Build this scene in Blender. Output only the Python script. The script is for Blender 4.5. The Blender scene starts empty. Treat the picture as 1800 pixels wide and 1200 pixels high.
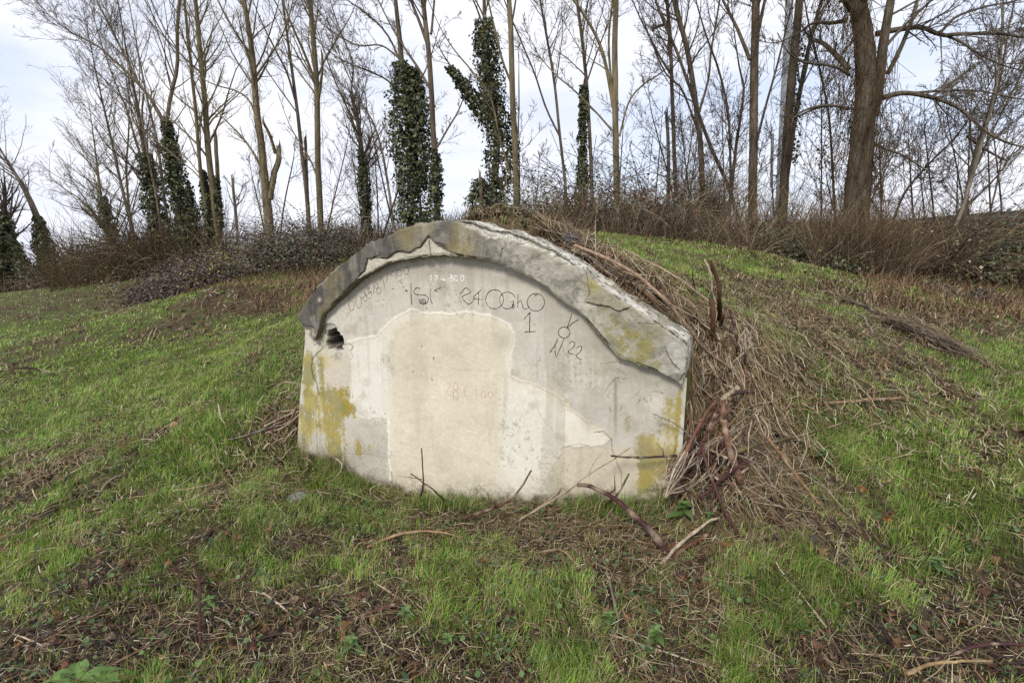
import bpy, math, random
import numpy as np

scene = bpy.context.scene
rng = np.random.default_rng(7)
random.seed(7)

# ------------------------------------------------------------------ camera, sky, sun, exposure
EYE = 1.65                       # camera height over the grass at the wall's foot
PITCH = math.radians(12.0)       # looking slightly down
FOC = 900.0                      # focal length in photo pixels (1800 wide): an 18 mm lens
cam_d = bpy.data.cameras.new('camera'); cam_d.lens = 18.0; cam_d.sensor_width = 36.0
cam_d.clip_start = 0.05; cam_d.clip_end = 4000.0
cam = bpy.data.objects.new('camera', cam_d); scene.collection.objects.link(cam)
cam.location = (0, 0, EYE); cam.rotation_euler = (math.radians(90) - PITCH, 0, 0)
scene.camera = cam

SUN_ELEV, SUN_AZ = math.radians(42), math.radians(205)     # azimuth clockwise from +Y (north): behind and left of the camera
world = bpy.data.worlds.new('World'); scene.world = world; world.use_nodes = True
wn = world.node_tree; wn.nodes.clear()
def N(tree, t, **kw):
    n = tree.nodes.new(t)
    for k, v in kw.items(): setattr(n, k, v)
    return n
w_out = N(wn, 'ShaderNodeOutputWorld'); w_bg = N(wn, 'ShaderNodeBackground')
w_sky = N(wn, 'ShaderNodeTexSky', sky_type='NISHITA', sun_disc=False, sun_elevation=SUN_ELEV, sun_rotation=SUN_AZ)
w_bg.inputs['Strength'].default_value = 0.10
tc = N(wn, 'ShaderNodeTexCoord'); mp = N(wn, 'ShaderNodeMapping'); mp.inputs['Scale'].default_value = (1.0, 1.0, 3.2)
mp.inputs['Location'].default_value = (0.35, 0.1, 0.25)
n1 = N(wn, 'ShaderNodeTexNoise'); n1.inputs['Scale'].default_value = 2.1; n1.inputs['Detail'].default_value = 7.0
n1.inputs['Roughness'].default_value = 0.55
if 'Distortion' in n1.inputs: n1.inputs['Distortion'].default_value = 0.3
rmp = N(wn, 'ShaderNodeValToRGB'); rmp.color_ramp.elements[0].position = 0.30; rmp.color_ramp.elements[1].position = 0.55
n2 = N(wn, 'ShaderNodeTexNoise'); n2.inputs['Scale'].default_value = 3.4; n2.inputs['Detail'].default_value = 5.0
r2 = N(wn, 'ShaderNodeValToRGB'); r2.color_ramp.elements[0].position = 0.30; r2.color_ramp.elements[1].position = 0.70
r2.color_ramp.elements[0].color = (6.0, 6.35, 7.4, 1); r2.color_ramp.elements[1].color = (8.1, 8.15, 8.5, 1)
blu = N(wn, 'ShaderNodeMix', data_type='RGBA'); blu.inputs[0].default_value = 0.70
blu.inputs[7].default_value = (5.9, 6.6, 8.4, 1)            # thin veil of cloud over the blue
mix = N(wn, 'ShaderNodeMix', data_type='RGBA')
L = wn.links.new
L(tc.outputs['Generated'], mp.inputs['Vector']); L(mp.outputs[0], n1.inputs['Vector']); L(mp.outputs[0], n2.inputs['Vector'])
L(n1.outputs[0], rmp.inputs[0]); L(n2.outputs[0], r2.inputs[0])
L(w_sky.outputs[0], blu.inputs[6]); L(rmp.outputs[0], mix.inputs[0]); L(blu.outputs[2], mix.inputs[6]); L(r2.outputs[0], mix.inputs[7])
L(mix.outputs[2], w_bg.inputs['Color']); L(w_bg.outputs[0], w_out.inputs['Surface'])

sun_d = bpy.data.lights.new('sun', 'SUN'); sun_d.energy = 2.0; sun_d.angle = math.radians(14); sun_d.color = (1.0, 0.95, 0.88)
sun = bpy.data.objects.new('sun', sun_d); scene.collection.objects.link(sun)
sun.location = (-6, -10, 14)
_sd = (math.sin(SUN_AZ) * math.cos(SUN_ELEV), math.cos(SUN_AZ) * math.cos(SUN_ELEV), math.sin(SUN_ELEV))
import mathutils
sun.rotation_euler = mathutils.Vector(_sd).to_track_quat('Z', 'Y').to_euler()
vs = scene.view_settings
scene.display_settings.display_device = 'sRGB'
vs.view_transform = 'Standard'; vs.look = 'None'; vs.exposure = 0.52; vs.gamma = 1.0; vs.use_curve_mapping = False
scene.render.engine = 'CYCLES'
scene.cycles.max_bounces = 5; scene.cycles.diffuse_bounces = 3; scene.cycles.transparent_max_bounces = 4
scene.cycles.use_denoising = False

# ------------------------------------------------------------------ photo rays and the wall's plane
cp, sp = math.cos(PITCH), math.sin(PITCH)
def ray(u, v):
    u = np.asarray(u, float); v = np.asarray(v, float)
    dx = (u - 900) / FOC; dz = (600 - v) / FOC
    return dx, cp + dz * sp, -sp + dz * cp
def pt(u, v, Y):                 # the point seen at photo pixel u, v that stands Y metres off
    a, b, c = ray(u, v); k = Y / b
    return np.stack(np.broadcast_arrays(a * k, b * k, EYE + c * k), -1)
def proj(P):
    x, y, z = P[..., 0], P[..., 1], P[..., 2] - EYE
    f = y * cp - z * sp; up = y * sp + z * cp
    f = np.where(f < 0.05, 0.05, f)
    return 900 + FOC * x / f, 600 - FOC * up / f
H = 0.7
WL = np.array([-2.03 * H, 4.975 * H]); WR = np.array([1.235 * H, 3.46 * H])
WE = (WR - WL) / np.linalg.norm(WR - WL); WN = np.array([WE[1], -WE[0]])      # along the wall, and out towards the viewer
def wpx(u, v, d=0.0):            # photo pixel -> (s, t) on the plane parallel to the wall, d in front of the arch's face
    a, b, c = ray(u, v)
    k = (WN @ WL + d) / (WN[0] * a + WN[1] * b)
    return (a * k - WL[0]) * WE[0] + (b * k - WL[1]) * WE[1], EYE + c * k
def wpos(s, t, d):
    s, t, d = np.broadcast_arrays(np.asarray(s, float), np.asarray(t, float), np.asarray(d, float))
    return np.stack([WL[0] + WE[0] * s + WN[0] * d, WL[1] + WE[1] * s + WN[1] * d, t], -1)
def wsd(x, y):
    return (x - WL[0]) * WE[0] + (y - WL[1]) * WE[1], (x - WL[0]) * WN[0] + (y - WL[1]) * WN[1]
WALL_D = -0.08                   # the rendered wall lies this far behind the arch's face

# ------------------------------------------------------------------ noise, polylines, meshes
def _hash(ix, iy, iz, seed):
    h = (ix * 374761393 + iy * 668265263 + iz * 2147483647 + seed * 974634777) & 0xFFFFFFFF
    h = ((h ^ (h >> 13)) * 1274126177) & 0xFFFFFFFF
    h = (h ^ (h >> 16)) & 0xFFFFFFFF
    return h.astype(np.float64) / 4294967295.0
def vnoise(x, y, z=0.0, seed=0):
    x, y, z = np.broadcast_arrays(np.asarray(x, float), np.asarray(y, float), np.asarray(z, float))
    fx, fy, fz = np.floor(x), np.floor(y), np.floor(z)
    ix, iy, iz = fx.astype(np.int64), fy.astype(np.int64), fz.astype(np.int64)
    a, b, c = x - fx, y - fy, z - fz
    a = a * a * (3 - 2 * a); b = b * b * (3 - 2 * b); c = c * c * (3 - 2 * c)
    flat = not np.any(c)
    def sl(k):
        p = _hash(ix, iy, iz + k, seed) * (1 - a) + _hash(ix + 1, iy, iz + k, seed) * a
        q = _hash(ix, iy + 1, iz + k, seed) * (1 - a) + _hash(ix + 1, iy + 1, iz + k, seed) * a
        return p * (1 - b) + q * b
    return sl(0) if flat else sl(0) * (1 - c) + sl(1) * c
def fbm(x, y, z=0.0, seed=0, oct=4, gain=0.5):
    t = 0; a = 1; s = 0
    for i in range(oct):
        t = t + a * vnoise(np.asarray(x) * 2 ** i, np.asarray(y) * 2 ** i, np.asarray(z) * 2 ** i, seed + i * 17); s += a; a *= gain
    return t / s
def sstep(a, b, x):
    t = np.clip((x - a) / (b - a), 0, 1); return t * t * (3 - 2 * t)
def lin(c):                      # sRGB 0-255 -> linear
    c = np.asarray(c, float) / 255
    return np.where(c <= 0.04045, c / 12.92, ((c + 0.055) / 1.055) ** 2.4)
def resample(P, n):
    P = np.asarray(P, float); d = np.r_[0, np.cumsum(np.linalg.norm(np.diff(P, axis=0), axis=1))]
    t = np.linspace(0, d[-1], n)
    return np.stack([np.interp(t, d, P[:, k]) for k in range(P.shape[1])], 1)
def smooth(P, n):                # Catmull-Rom through the given points, n samples
    P = np.asarray(P, float)
    if len(P) < 3: return resample(P, n)
    Q = np.vstack([2 * P[0] - P[1], P, 2 * P[-1] - P[-2]]); out = []
    for i in range(1, len(Q) - 2):
        t = np.linspace(0, 1, 9)[:-1, None]
        a, b, c, d = Q[i - 1], Q[i], Q[i + 1], Q[i + 2]
        out.append(0.5 * (2 * b + (c - a) * t + (2 * a - 5 * b + 4 * c - d) * t ** 2 + (3 * b - a - 3 * c + d) * t ** 3))
    out.append(P[-1:])
    return resample(np.vstack(out), n)
def polydist(x, y, poly, closed=False):
    poly = np.asarray(poly, float); A = poly; B = np.roll(poly, -1, 0)
    if not closed: A, B = A[:-1], B[:-1]
    best = np.full(x.shape, 1e9)
    for (ax, ay), (bx, by) in zip(A, B):
        dx, dy = bx - ax, by - ay; l = dx * dx + dy * dy + 1e-12
        t = np.clip(((x - ax) * dx + (y - ay) * dy) / l, 0, 1)
        best = np.minimum(best, (x - ax - t * dx) ** 2 + (y - ay - t * dy) ** 2)
    return np.sqrt(best)
def inside(x, y, poly):
    poly = np.asarray(poly, float); r = np.zeros(x.shape, bool); j = len(poly) - 1
    for i in range(len(poly)):
        xi, yi = poly[i]; xj, yj = poly[j]
        if yi != yj:
            r ^= ((yi > y) != (yj > y)) & (x < (xj - xi) * (y - yi) / (yj - yi) + xi)
        j = i
    return r
def sdf(x, y, poly):             # positive inside
    d = polydist(x, y, poly, True); return np.where(inside(x, y, poly), d, -d)

def mesh_np(name, V, quads=None, tris=None, col=None, mat=None, parent=None, smooth_=False):
    V = np.ascontiguousarray(V, np.float32)
    me = bpy.data.meshes.new(name)
    q = np.zeros((0, 4), np.int32) if quads is None else np.asarray(quads, np.int32).reshape(-1, 4)
    t = np.zeros((0, 3), np.int32) if tris is None else np.asarray(tris, np.int32).reshape(-1, 3)
    me.vertices.add(len(V)); me.vertices.foreach_set('co', V.ravel())
    me.loops.add(q.size + t.size); me.loops.foreach_set('vertex_index', np.concatenate([q.ravel(), t.ravel()]).astype(np.int32))
    me.polygons.add(len(q) + len(t))
    me.polygons.foreach_set('loop_start', np.concatenate([np.arange(len(q)) * 4, q.size + np.arange(len(t)) * 3]).astype(np.int32))
    if smooth_: me.polygons.foreach_set('use_smooth', np.ones(len(q) + len(t), bool))
    me.update(calc_edges=True)
    if col is not None:
        ca = me.color_attributes.new('Col', 'FLOAT_COLOR', 'POINT')
        c = np.ones((len(V), 4), np.float32); c[:, :3] = col
        ca.data.foreach_set('color', c.ravel())
    if mat: me.materials.append(mat)
    o = bpy.data.objects.new(name, me); scene.collection.objects.link(o)
    if parent: o.parent = parent
    return o
def tag(o, label=None, cat=None, group=None, kind=None):
    if label: o['label'] = label
    if cat: o['category'] = cat
    if group: o['group'] = group
    if kind: o['kind'] = kind
    return o
def empty(name, loc=(0, 0, 0)):
    o = bpy.data.objects.new(name, None); o.location = loc; o.empty_display_size = 0.1
    scene.collection.objects.link(o); return o
def grid_quads(nr, nc, wrap=False):
    i = np.arange(nr * nc).reshape(nr, nc)
    if wrap: i = np.concatenate([i, i[:, :1]], 1)
    return np.stack([i[:-1, :-1], i[:-1, 1:], i[1:, 1:], i[1:, :-1]], -1).reshape(-1, 4)
def norm(v): return v / np.maximum(np.linalg.norm(v, axis=-1, keepdims=True), 1e-9)
def tubes(P, R, n=5):            # P (B,K,3) centre lines, R (B,K) radii -> verts, quads
    B, K, _ = P.shape
    T = np.empty_like(P); T[:, 1:-1] = P[:, 2:] - P[:, :-2]; T[:, 0] = P[:, 1] - P[:, 0]; T[:, -1] = P[:, -1] - P[:, -2]
    T = norm(T + 1e-9); ref = np.zeros((B, 1, 3)); m = np.abs(norm(P[:, -1] - P[:, 0] + 1e-9)); ref[np.arange(B), 0, np.argmin(m, 1)] = 1
    A = norm(np.cross(T, ref)); Bv = np.cross(T, A)
    th = np.linspace(0, 2 * np.pi, n, endpoint=False)
    V = P[:, :, None] + R[:, :, None, None] * (np.cos(th)[None, None, :, None] * A[:, :, None] + np.sin(th)[None, None, :, None] * Bv[:, :, None])
    base = (np.arange(B) * K * n)[:, None, None, None]
    k = np.arange(K - 1)[None, :, None]; j = np.arange(n)[None, None, :]; j2 = (j + 1) % n
    q = np.stack(np.broadcast_arrays(k * n + j, k * n + j2, (k + 1) * n + j2, (k + 1) * n + j), -1)
    return V.reshape(-1, 3), (q + base).reshape(-1, 4)
class Acc:                       # gathers pieces of ONE mesh
    def __init__(s): s.V = []; s.Q = []; s.T = []; s.C = []; s.n = 0
    def add(s, V, Q=None, T=None, C=None):
        V = V.reshape(-1, 3)
        if Q is not None and len(Q): s.Q.append(Q + s.n)
        if T is not None and len(T): s.T.append(T + s.n)
        s.V.append(V); s.C.append(np.broadcast_to(np.asarray(C if C is not None else (1, 1, 1), float), (len(V), 3))); s.n += len(V)
    def build(s, name, mat, parent=None, sm=False):
        return mesh_np(name, np.vstack(s.V), np.vstack(s.Q) if s.Q else None, np.vstack(s.T) if s.T else None, np.vstack(s.C), mat, parent, sm)

# ------------------------------------------------------------------ materials
def mat_attr(name, rough=0.85, noise=None, bump=None, transl=0.0, spec=0.2, vary=0.0, stretch=None):
    m = bpy.data.materials.new(name); m.use_nodes = True; t = m.node_tree
    b = t.nodes['Principled BSDF']; b.inputs['Roughness'].default_value = rough; b.inputs['Specular IOR Level'].default_value = spec
    a = N(t, 'ShaderNodeAttribute', attribute_name='Col'); c = a.outputs['Color']
    tcd = N(t, 'ShaderNodeTexCoord'); co = tcd.outputs['Object']
    if stretch:
        mpn = N(t, 'ShaderNodeMapping'); mpn.inputs['Scale'].default_value = stretch; t.links.new(co, mpn.inputs['Vector']); co = mpn.outputs[0]
    for sc, lo, hi, det in (noise or []):
        n = N(t, 'ShaderNodeTexNoise'); n.inputs['Scale'].default_value = sc; n.inputs['Detail'].default_value = det
        t.links.new(co, n.inputs['Vector'])
        r = N(t, 'ShaderNodeMapRange'); r.inputs[1].default_value = 0.3; r.inputs[2].default_value = 0.7; r.inputs[3].default_value = lo; r.inputs[4].default_value = hi
        t.links.new(n.outputs[0], r.inputs[0])
        x = N(t, 'ShaderNodeMix', data_type='RGBA', blend_type='MULTIPLY'); x.inputs[0].default_value = 1
        t.links.new(c, x.inputs[6]); t.links.new(r.outputs[0], x.inputs[7]); c = x.outputs[2]
    if vary:
        oi = N(t, 'ShaderNodeObjectInfo'); h = N(t, 'ShaderNodeHueSaturation')
        r = N(t, 'ShaderNodeMapRange'); r.inputs[3].default_value = 1 - vary; r.inputs[4].default_value = 1 + vary
        t.links.new(oi.outputs['Random'], r.inputs[0]); t.links.new(r.outputs[0], h.inputs['Value']); t.links.new(c, h.inputs['Color']); c = h.outputs[0]
    t.links.new(c, b.inputs['Base Color'])
    if bump:
        prev = None
        for sc, st, ds in bump:
            n = N(t, 'ShaderNodeTexNoise'); n.inputs['Scale'].default_value = sc; n.inputs['Detail'].default_value = 6
            t.links.new(co, n.inputs['Vector'])
            bp = N(t, 'ShaderNodeBump'); bp.inputs['Strength'].default_value = st; bp.inputs['Distance'].default_value = ds
            t.links.new(n.outputs[0], bp.inputs['Height'])
            if prev: t.links.new(prev, bp.inputs['Normal'])
            prev = bp.outputs[0]
        t.links.new(prev, b.inputs['Normal'])
    if transl:
        tr = N(t, 'ShaderNodeBsdfTranslucent'); t.links.new(c, tr.inputs['Color'])
        ms = N(t, 'ShaderNodeMixShader'); ms.inputs[0].default_value = transl
        t.links.new(b.outputs[0], ms.inputs[1]); t.links.new(tr.outputs[0], ms.inputs[2])
        t.links.new(ms.outputs[0], t.nodes['Material Output'].inputs['Surface'])
    return m
M_GROUND = mat_attr('soil', 0.95, [(9, .7, 1.2, 8), (60, .6, 1.3, 4)], [(25, .8, .03), (140, .7, .01)])
M_PLASTER = mat_attr('plaster', 0.9, [(3, .95, 1.04, 5), (45, .94, 1.05, 6)], [(60, .2, .005), (300, .12, .0015)])
M_CONC = mat_attr('weathered_concrete', 0.93, [(14, .84, 1.12, 8), (110, .84, 1.14, 6)], [(40, .45, .01), (220, .35, .003)])
M_INK = mat_attr('marker_ink', 0.6)
M_GRASS = mat_attr('grass', 0.6, [(1.3, .8, 1.2, 3)], None, 0.3, 0.3)
M_STRAW = mat_attr('dry_straw', 0.8, [(30, .7, 1.25, 3)], None, 0.0, 0.2)
M_STEM = mat_attr('dry_stem', 0.75, [(60, .6, 1.35, 6), (9, .75, 1.2, 4)], [(160, .5, .003)], 0.0, 0.25)
M_LEAF = mat_attr('leaf', 0.55, [(40, .7, 1.25, 4)], None, 0.2, 0.35)
M_IVY = mat_attr('ivy', 0.45, [(3, .7, 1.3, 3)], None, 0.15, 0.4)
M_BARK = mat_attr('bark', 0.92, [(3.0, .7, 1.3, 5), (16, .55, 1.4, 7)], [(14, 1.0, .06), (60, .8, .02)], 0, .15, .18, (1, 1, .14))
M_TWIG = mat_attr('twig', 0.85, None, None, 0, .15, .15)
M_METAL = mat_attr('galvanised_steel', 0.5, [(8, .85, 1.1, 4)], None, 0, .4)
M_STONE = mat_attr('stone', 0.9, [(25, .75, 1.2, 8)], [(60, .6, .01)])

# ------------------------------------------------------------------ terrain
ARCH_OUT = [(521, 557), (534, 536), (556, 505), (599, 466), (640, 431), (655, 424), (698, 405), (735, 393), (745, 395), (760, 390), (785, 387), (815, 390),
            (860, 401), (900, 411), (939, 424), (965, 438), (988, 452), (1015, 468), (1030, 484), (1060, 504), (1105, 535), (1150, 562), (1184, 585), (1207, 601), (1209, 625), (1204, 650), (1200, 672)]
ARCH_IN = [(549, 601), (556, 586), (567, 554), (601, 518), (628, 491), (657, 474), (680, 463), (716, 454), (754, 449), (804, 449), (833, 454), (878, 463),
           (905, 476), (934, 488), (959, 507), (979, 523), (1017, 551), (1033, 567), (1051, 587), (1067, 605), (1085, 625), (1098, 630), (1108, 632), (1153, 652), (1185, 668), (1199, 676)]
BASE_LINE = [(523, 797), (560, 812), (600, 824), (640, 850), (700, 868), (760, 880), (850, 887), (900, 891), (1000, 886), (1080, 890), (1140, 885), (1180, 870)]
SHARED = [  # photo pixel and distance of points of the open ground
    (0, 1200, 1.50), (450, 1200, 1.52), (900, 1200, 1.56), (1350, 1200, 1.55), (1800, 1200, 1.50),
    (0, 900, 2.95), (250, 900, 2.75), (450, 900, 2.65), (0, 700, 5.7), (250, 700, 5.0), (400, 700, 4.35), (480, 720, 3.9),
    (0, 600, 9.5), (250, 600, 7.8), (400, 560, 8.4), (480, 620, 5.3), (505, 560, 7.4), (480, 505, 10.2), (560, 472, 13),
    (0, 517, 21), (90, 497, 25), (300, 520, 13), (420, 500, 9.6), (200, 540, 12.5), (520, 452, 14.5),
    (1240, 880, 2.36), (1250, 780, 2.62), (1262, 690, 2.85), (1300, 560, 3.75), (1290, 620, 3.2), (1400, 700, 3.1), (1500, 760, 2.95), (1500, 620, 4.0),
    (1800, 900, 2.35), (1800, 700, 3.6), (1800, 600, 5.2), (1700, 520, 8.2), (1800, 500, 9.6), (1500, 900, 2.35), (1350, 1000, 2.02),
    (1480, 482, 8.6), (1330, 450, 8.2), (1400, 520, 6.0), (1600, 480, 10.2), (1200, 1000, 2.05), (600, 1000, 2.2), (900, 1000, 2.12), (300, 1050, 2.0),
    (1380, 420, 13.5), (1240, 418, 13.5), (1080, 412, 13.8), (1550, 440, 12.5), (1750, 440, 12.5), (900, 415, 15), (560, 437, 17), (380, 462, 18), (250, 480, 20)]
SP = np.array([pt(*p) for p in SHARED])
# flat far country, all round and behind the camera
FAR = np.array([(-60, 20, -1.2), (-60, 70, -1.2), (0, 70, -0.4), (60, 70, 0), (60, 20, .2), (-40, -25, -.6), (0, -25, 0), (40, -25, .4), (0, -3, .02), (-5, -3, -.3), (5, -3, .3), (8, 1, .4), (-8, 1, -.5),
                (-10, 40, -.9), (25, 35, .2), (14, 8, .55), (-30, 30, -1.0), (-14, 5, -.6)])
_bs = []
for u, v in BASE_LINE:
    s, t = wpx(u, v, WALL_D); _bs += [wpos(s, t, WALL_D + .02), wpos(s, t - .0, WALL_D - .45)]
FRONT = np.array(_bs)
_mb = []
_os, _ot = wpx(*np.array(ARCH_OUT[:23]).T, 0.0)
for s, t in zip(_os[1::3], _ot[1::3]):
    k = float(sstep(1.15, .75, s)); _mb += [wpos(s, t - .035 - .14 * k, -.20), wpos(s, t - .06 - .34 * k, -.75)]
_mb += [pt(1005, 436, 4.6), pt(1100, 437, 6.4), pt(1200, 438, 8.0), pt(1130, 500, 4.3), pt(1200, 520, 4.3), pt(900, 432, 7), pt(760, 450, 8), wpos(.2, .55, -1.4), wpos(.7, .95, -1.6)]
MOUND = np.array(_mb)
class TPS:
    def __init__(s, P, lam=2e-4):
        X = P[:, :2]; n = len(X); d = np.linalg.norm(X[:, None] - X[None], axis=-1)
        K = np.where(d > 0, d * d * np.log(d + 1e-12), 0) + lam * n * np.eye(n) * .05
        A = np.zeros((n + 3, n + 3)); A[:n, :n] = K; A[:n, n] = 1; A[:n, n + 1:] = X; A[n, :n] = 1; A[n + 1:, :n] = X.T
        s.X = X; s.w = np.linalg.solve(A, np.r_[P[:, 2], 0, 0, 0])
    def __call__(s, x, y):
        z = s.w[-3] + s.w[-2] * x + s.w[-1] * y
        for (a, b), w in zip(s.X, s.w[:-3]):
            r2 = (x - a) ** 2 + (y - b) ** 2; z = z + w * 0.5 * r2 * np.log(r2 + 1e-12)
        return z
tps_f = TPS(np.vstack([SP, FAR, FRONT])); tps_b = TPS(np.vstack([SP, FAR, MOUND]))
def height(x, y, rough=True):
    x = np.asarray(x, float); y = np.asarray(y, float)
    r = np.hypot(x, y); k = np.minimum(1, 62 / np.maximum(r, 1e-6)); xx, yy = x * k, y * k
    s, d = wsd(xx, yy)
    w_in = sstep(-.34, -.20, s) * (1 - sstep(2.50, 2.58, s))
    edge_out = .30 + 0 * s
    b_in = sstep(-.13, -.24, d) ; b_out = sstep(.25, -.6, d)
    b = b_in * w_in + b_out * (1 - w_in)
    zf, zb = tps_f(xx, yy), tps_b(xx, yy)
    z = zf * (1 - b) + zb * b
    z = z - .34 * sstep(2.44, 2.56, s) * sstep(2.80, 2.60, s) * sstep(-.02, -.12, d) * sstep(-.75, -.5, d)   # the gap along the bunker's side
    z = z - .065 * np.maximum(0, r - 30) * sstep(-.2, .3, y / np.maximum(r, 1e-6))          # the land falls away behind the bank
    if rough:
        a = 0.010 + .02 * sstep(3, 12, r)
        z = z + a * 2 * (fbm(xx * 2.2, yy * 2.2, seed=3, oct=3) - .5) + .022 * (fbm(xx * 9, yy * 9, seed=5, oct=3) - .5) * sstep(80, 20, r)
    return z
def ground_at(u, v):             # where the ray through a photo pixel meets the ground
    u = np.atleast_1d(np.asarray(u, float)); v = np.atleast_1d(np.asarray(v, float))
    a, b, c = ray(u, v); Ys = np.geomspace(.8, 60, 420)
    X = (a / b)[:, None] * Ys; Z = EYE + (c / b)[:, None] * Ys; Yy = np.broadcast_to(Ys, X.shape)
    hit = Z < height(X, Yy); i = np.where(hit.any(1), hit.argmax(1), len(Ys) - 1); n = np.arange(len(u))
    return np.stack([X[n, i], Ys[i], height(X[n, i], Ys[i])], 1)
def blocked(x, y, pad=0.0):      # inside the masonry
    s, d = wsd(x, y)
    return (s > -.20 - pad) & (s < 2.54 + pad) & (d < WALL_D + .0 + pad) & (d > -.24)

_az = np.radians(np.r_[np.arange(-180, -66, 4), np.arange(-66, 66, .24), np.arange(66, 180, 4)])
_rr = np.r_[0.02, .3, np.geomspace(.7, 16, 380), np.geomspace(16.4, 1500, 120)]
GX = _rr[:, None] * np.sin(_az)[None]; GY = _rr[:, None] * np.cos(_az)[None]
GZ = height(GX, GY)

# ------------------------------------------------------------------ ground sheet
def zones(x, y):
    """how green, how littered (brown) and how strawy the ground is at x, y"""
    x = np.asarray(x, float); y = np.asarray(y, float)
    def blobs(L):
        w = 0
        for (bx, by, rx, ry, a) in L: w = w + a * np.exp(-(((x - bx) / rx) ** 2 + ((y - by) / ry) ** 2))
        return w
    g = blobs(GREEN); b = blobs(BROWN); s = blobs(STRAW)
    n = fbm(x * 1.1, y * 1.1, seed=11, oct=3) - .5; n2 = fbm(x * 3.7, y * 3.7, seed=12, oct=3) - .5; n3 = fbm(x * 10, y * 10, seed=14, oct=2) - .5
    green = np.clip(.55 + 1.3 * g - 1.1 * b - .75 * s + 1.4 * n + 1.7 * n2 + 1.3 * n3, 0, 1)
    brown = np.clip(.30 + b - .6 * g - 1.2 * n - 1.4 * n2 - 1.2 * n3, 0, 1)
    straw = np.clip(.10 + s - .3 * g + .8 * (fbm(x * 1.7, y * 1.7, seed=13, oct=3) - .5), 0, 1)
    return green, brown, straw
def _bl(rows):
    out = []
    for u, v, ru, rv, a in rows:       # blob centre and half sizes as seen, turned into metres on the ground
        p = ground_at([u, u + ru, u], [v, v, v - rv])
        out.append((p[0, 0], p[0, 1], min(.30 * p[0, 1], max(.15, abs(p[1, 0] - p[0, 0]))), min(.24 * p[0, 1] + .1, max(.15, abs(p[2, 1] - p[0, 1]))), a))
    return out
GREEN = _bl([(250, 640, 260, 70, .42), (80, 720, 160, 60, .4), (420, 690, 120, 60, .38), (330, 820, 140, 60, .35), (60, 590, 120, 35, .25), (420, 600, 120, 30, .25),
             (880, 1050, 190, 130, .50), (760, 970, 90, 50, .2), (1020, 980, 120, 60, .3), (1600, 880, 160, 70, .5), (1760, 850, 100, 80, .4), (1450, 1000, 130, 60, .35), (1260, 1100, 120, 90, .35),
             (1480, 1100, 120, 40, .3), (1640, 1000, 130, 60, .3), (1620, 590, 80, 30, .35), (1730, 640, 80, 40, .3), (1250, 450, 160, 14, .4), (1500, 760, 150, 40, .28), (160, 1060, 120, 40, .25)])
BROWN = _bl([(120, 1150, 260, 90, .45), (60, 940, 150, 50, .3), (330, 1000, 200, 70, .3), (560, 960, 110, 70, .2), (480, 1130, 160, 80, .3), (1150, 1090, 120, 70, .28), (1500, 1180, 300, 40, .45),
             (1560, 530, 100, 25, .55), (1750, 530, 120, 30, .5), (1650, 600, 70, 20, .3), (500, 520, 90, 30, .6), (250, 520, 200, 18, .35), (640, 700, 40, 30, 0), (1040, 1160, 80, 50, .25), (1720, 1110, 120, 60, .3), (90, 505, 120, 14, .1)])
STRAW = _bl([(700, 895, 120, 16, .3), (900, 915, 140, 16, .25), (1050, 462, 60, 20, .9), (1130, 505, 60, 30, .6), (1215, 560, 50, 30, .6), (1150, 520, 130, 60, .8), (1300, 700, 100, 130, .55), (1420, 560, 150, 55, .45), (1380, 830, 120, 80, .4), (1150, 900, 70, 30, .3), (500, 780, 60, 60, .6), (460, 880, 120, 50, .35), (1400, 660, 130, 45, .38), (480, 620, 80, 40, .2), (1650, 610, 60, 20, .4), (90, 500, 120, 14, .5)])
_g, _b, _s = zones(GX, GY)
_n = fbm(GX * 14, GY * 14, seed=21)[..., None]
_c = lin((72, 60, 46)) * (1 - _n) + lin((98, 84, 62)) * _n
_c = _c * (1 - .75 * _g[..., None]) + lin((82, 98, 46)) * .75 * _g[..., None]
_c = _c * (1 - .5 * _b[..., None]) + lin((70, 55, 42)) * .5 * _b[..., None]
_c = _c * (1 - .5 * _s[..., None]) + lin((120, 104, 78)) * .5 * _s[..., None]
_far = sstep(14, 40, np.hypot(GX, GY))[..., None]; _c = _c * (1 - _far) + lin((96, 98, 58)) * _far
tag(mesh_np('ground', np.stack([GX, GY, GZ], -1).reshape(-1, 3), grid_quads(len(_rr), len(_az), True)[:, ::-1], col=_c.reshape(-1, 3) * .9, mat=M_GROUND, smooth_=True), kind='structure')

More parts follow.
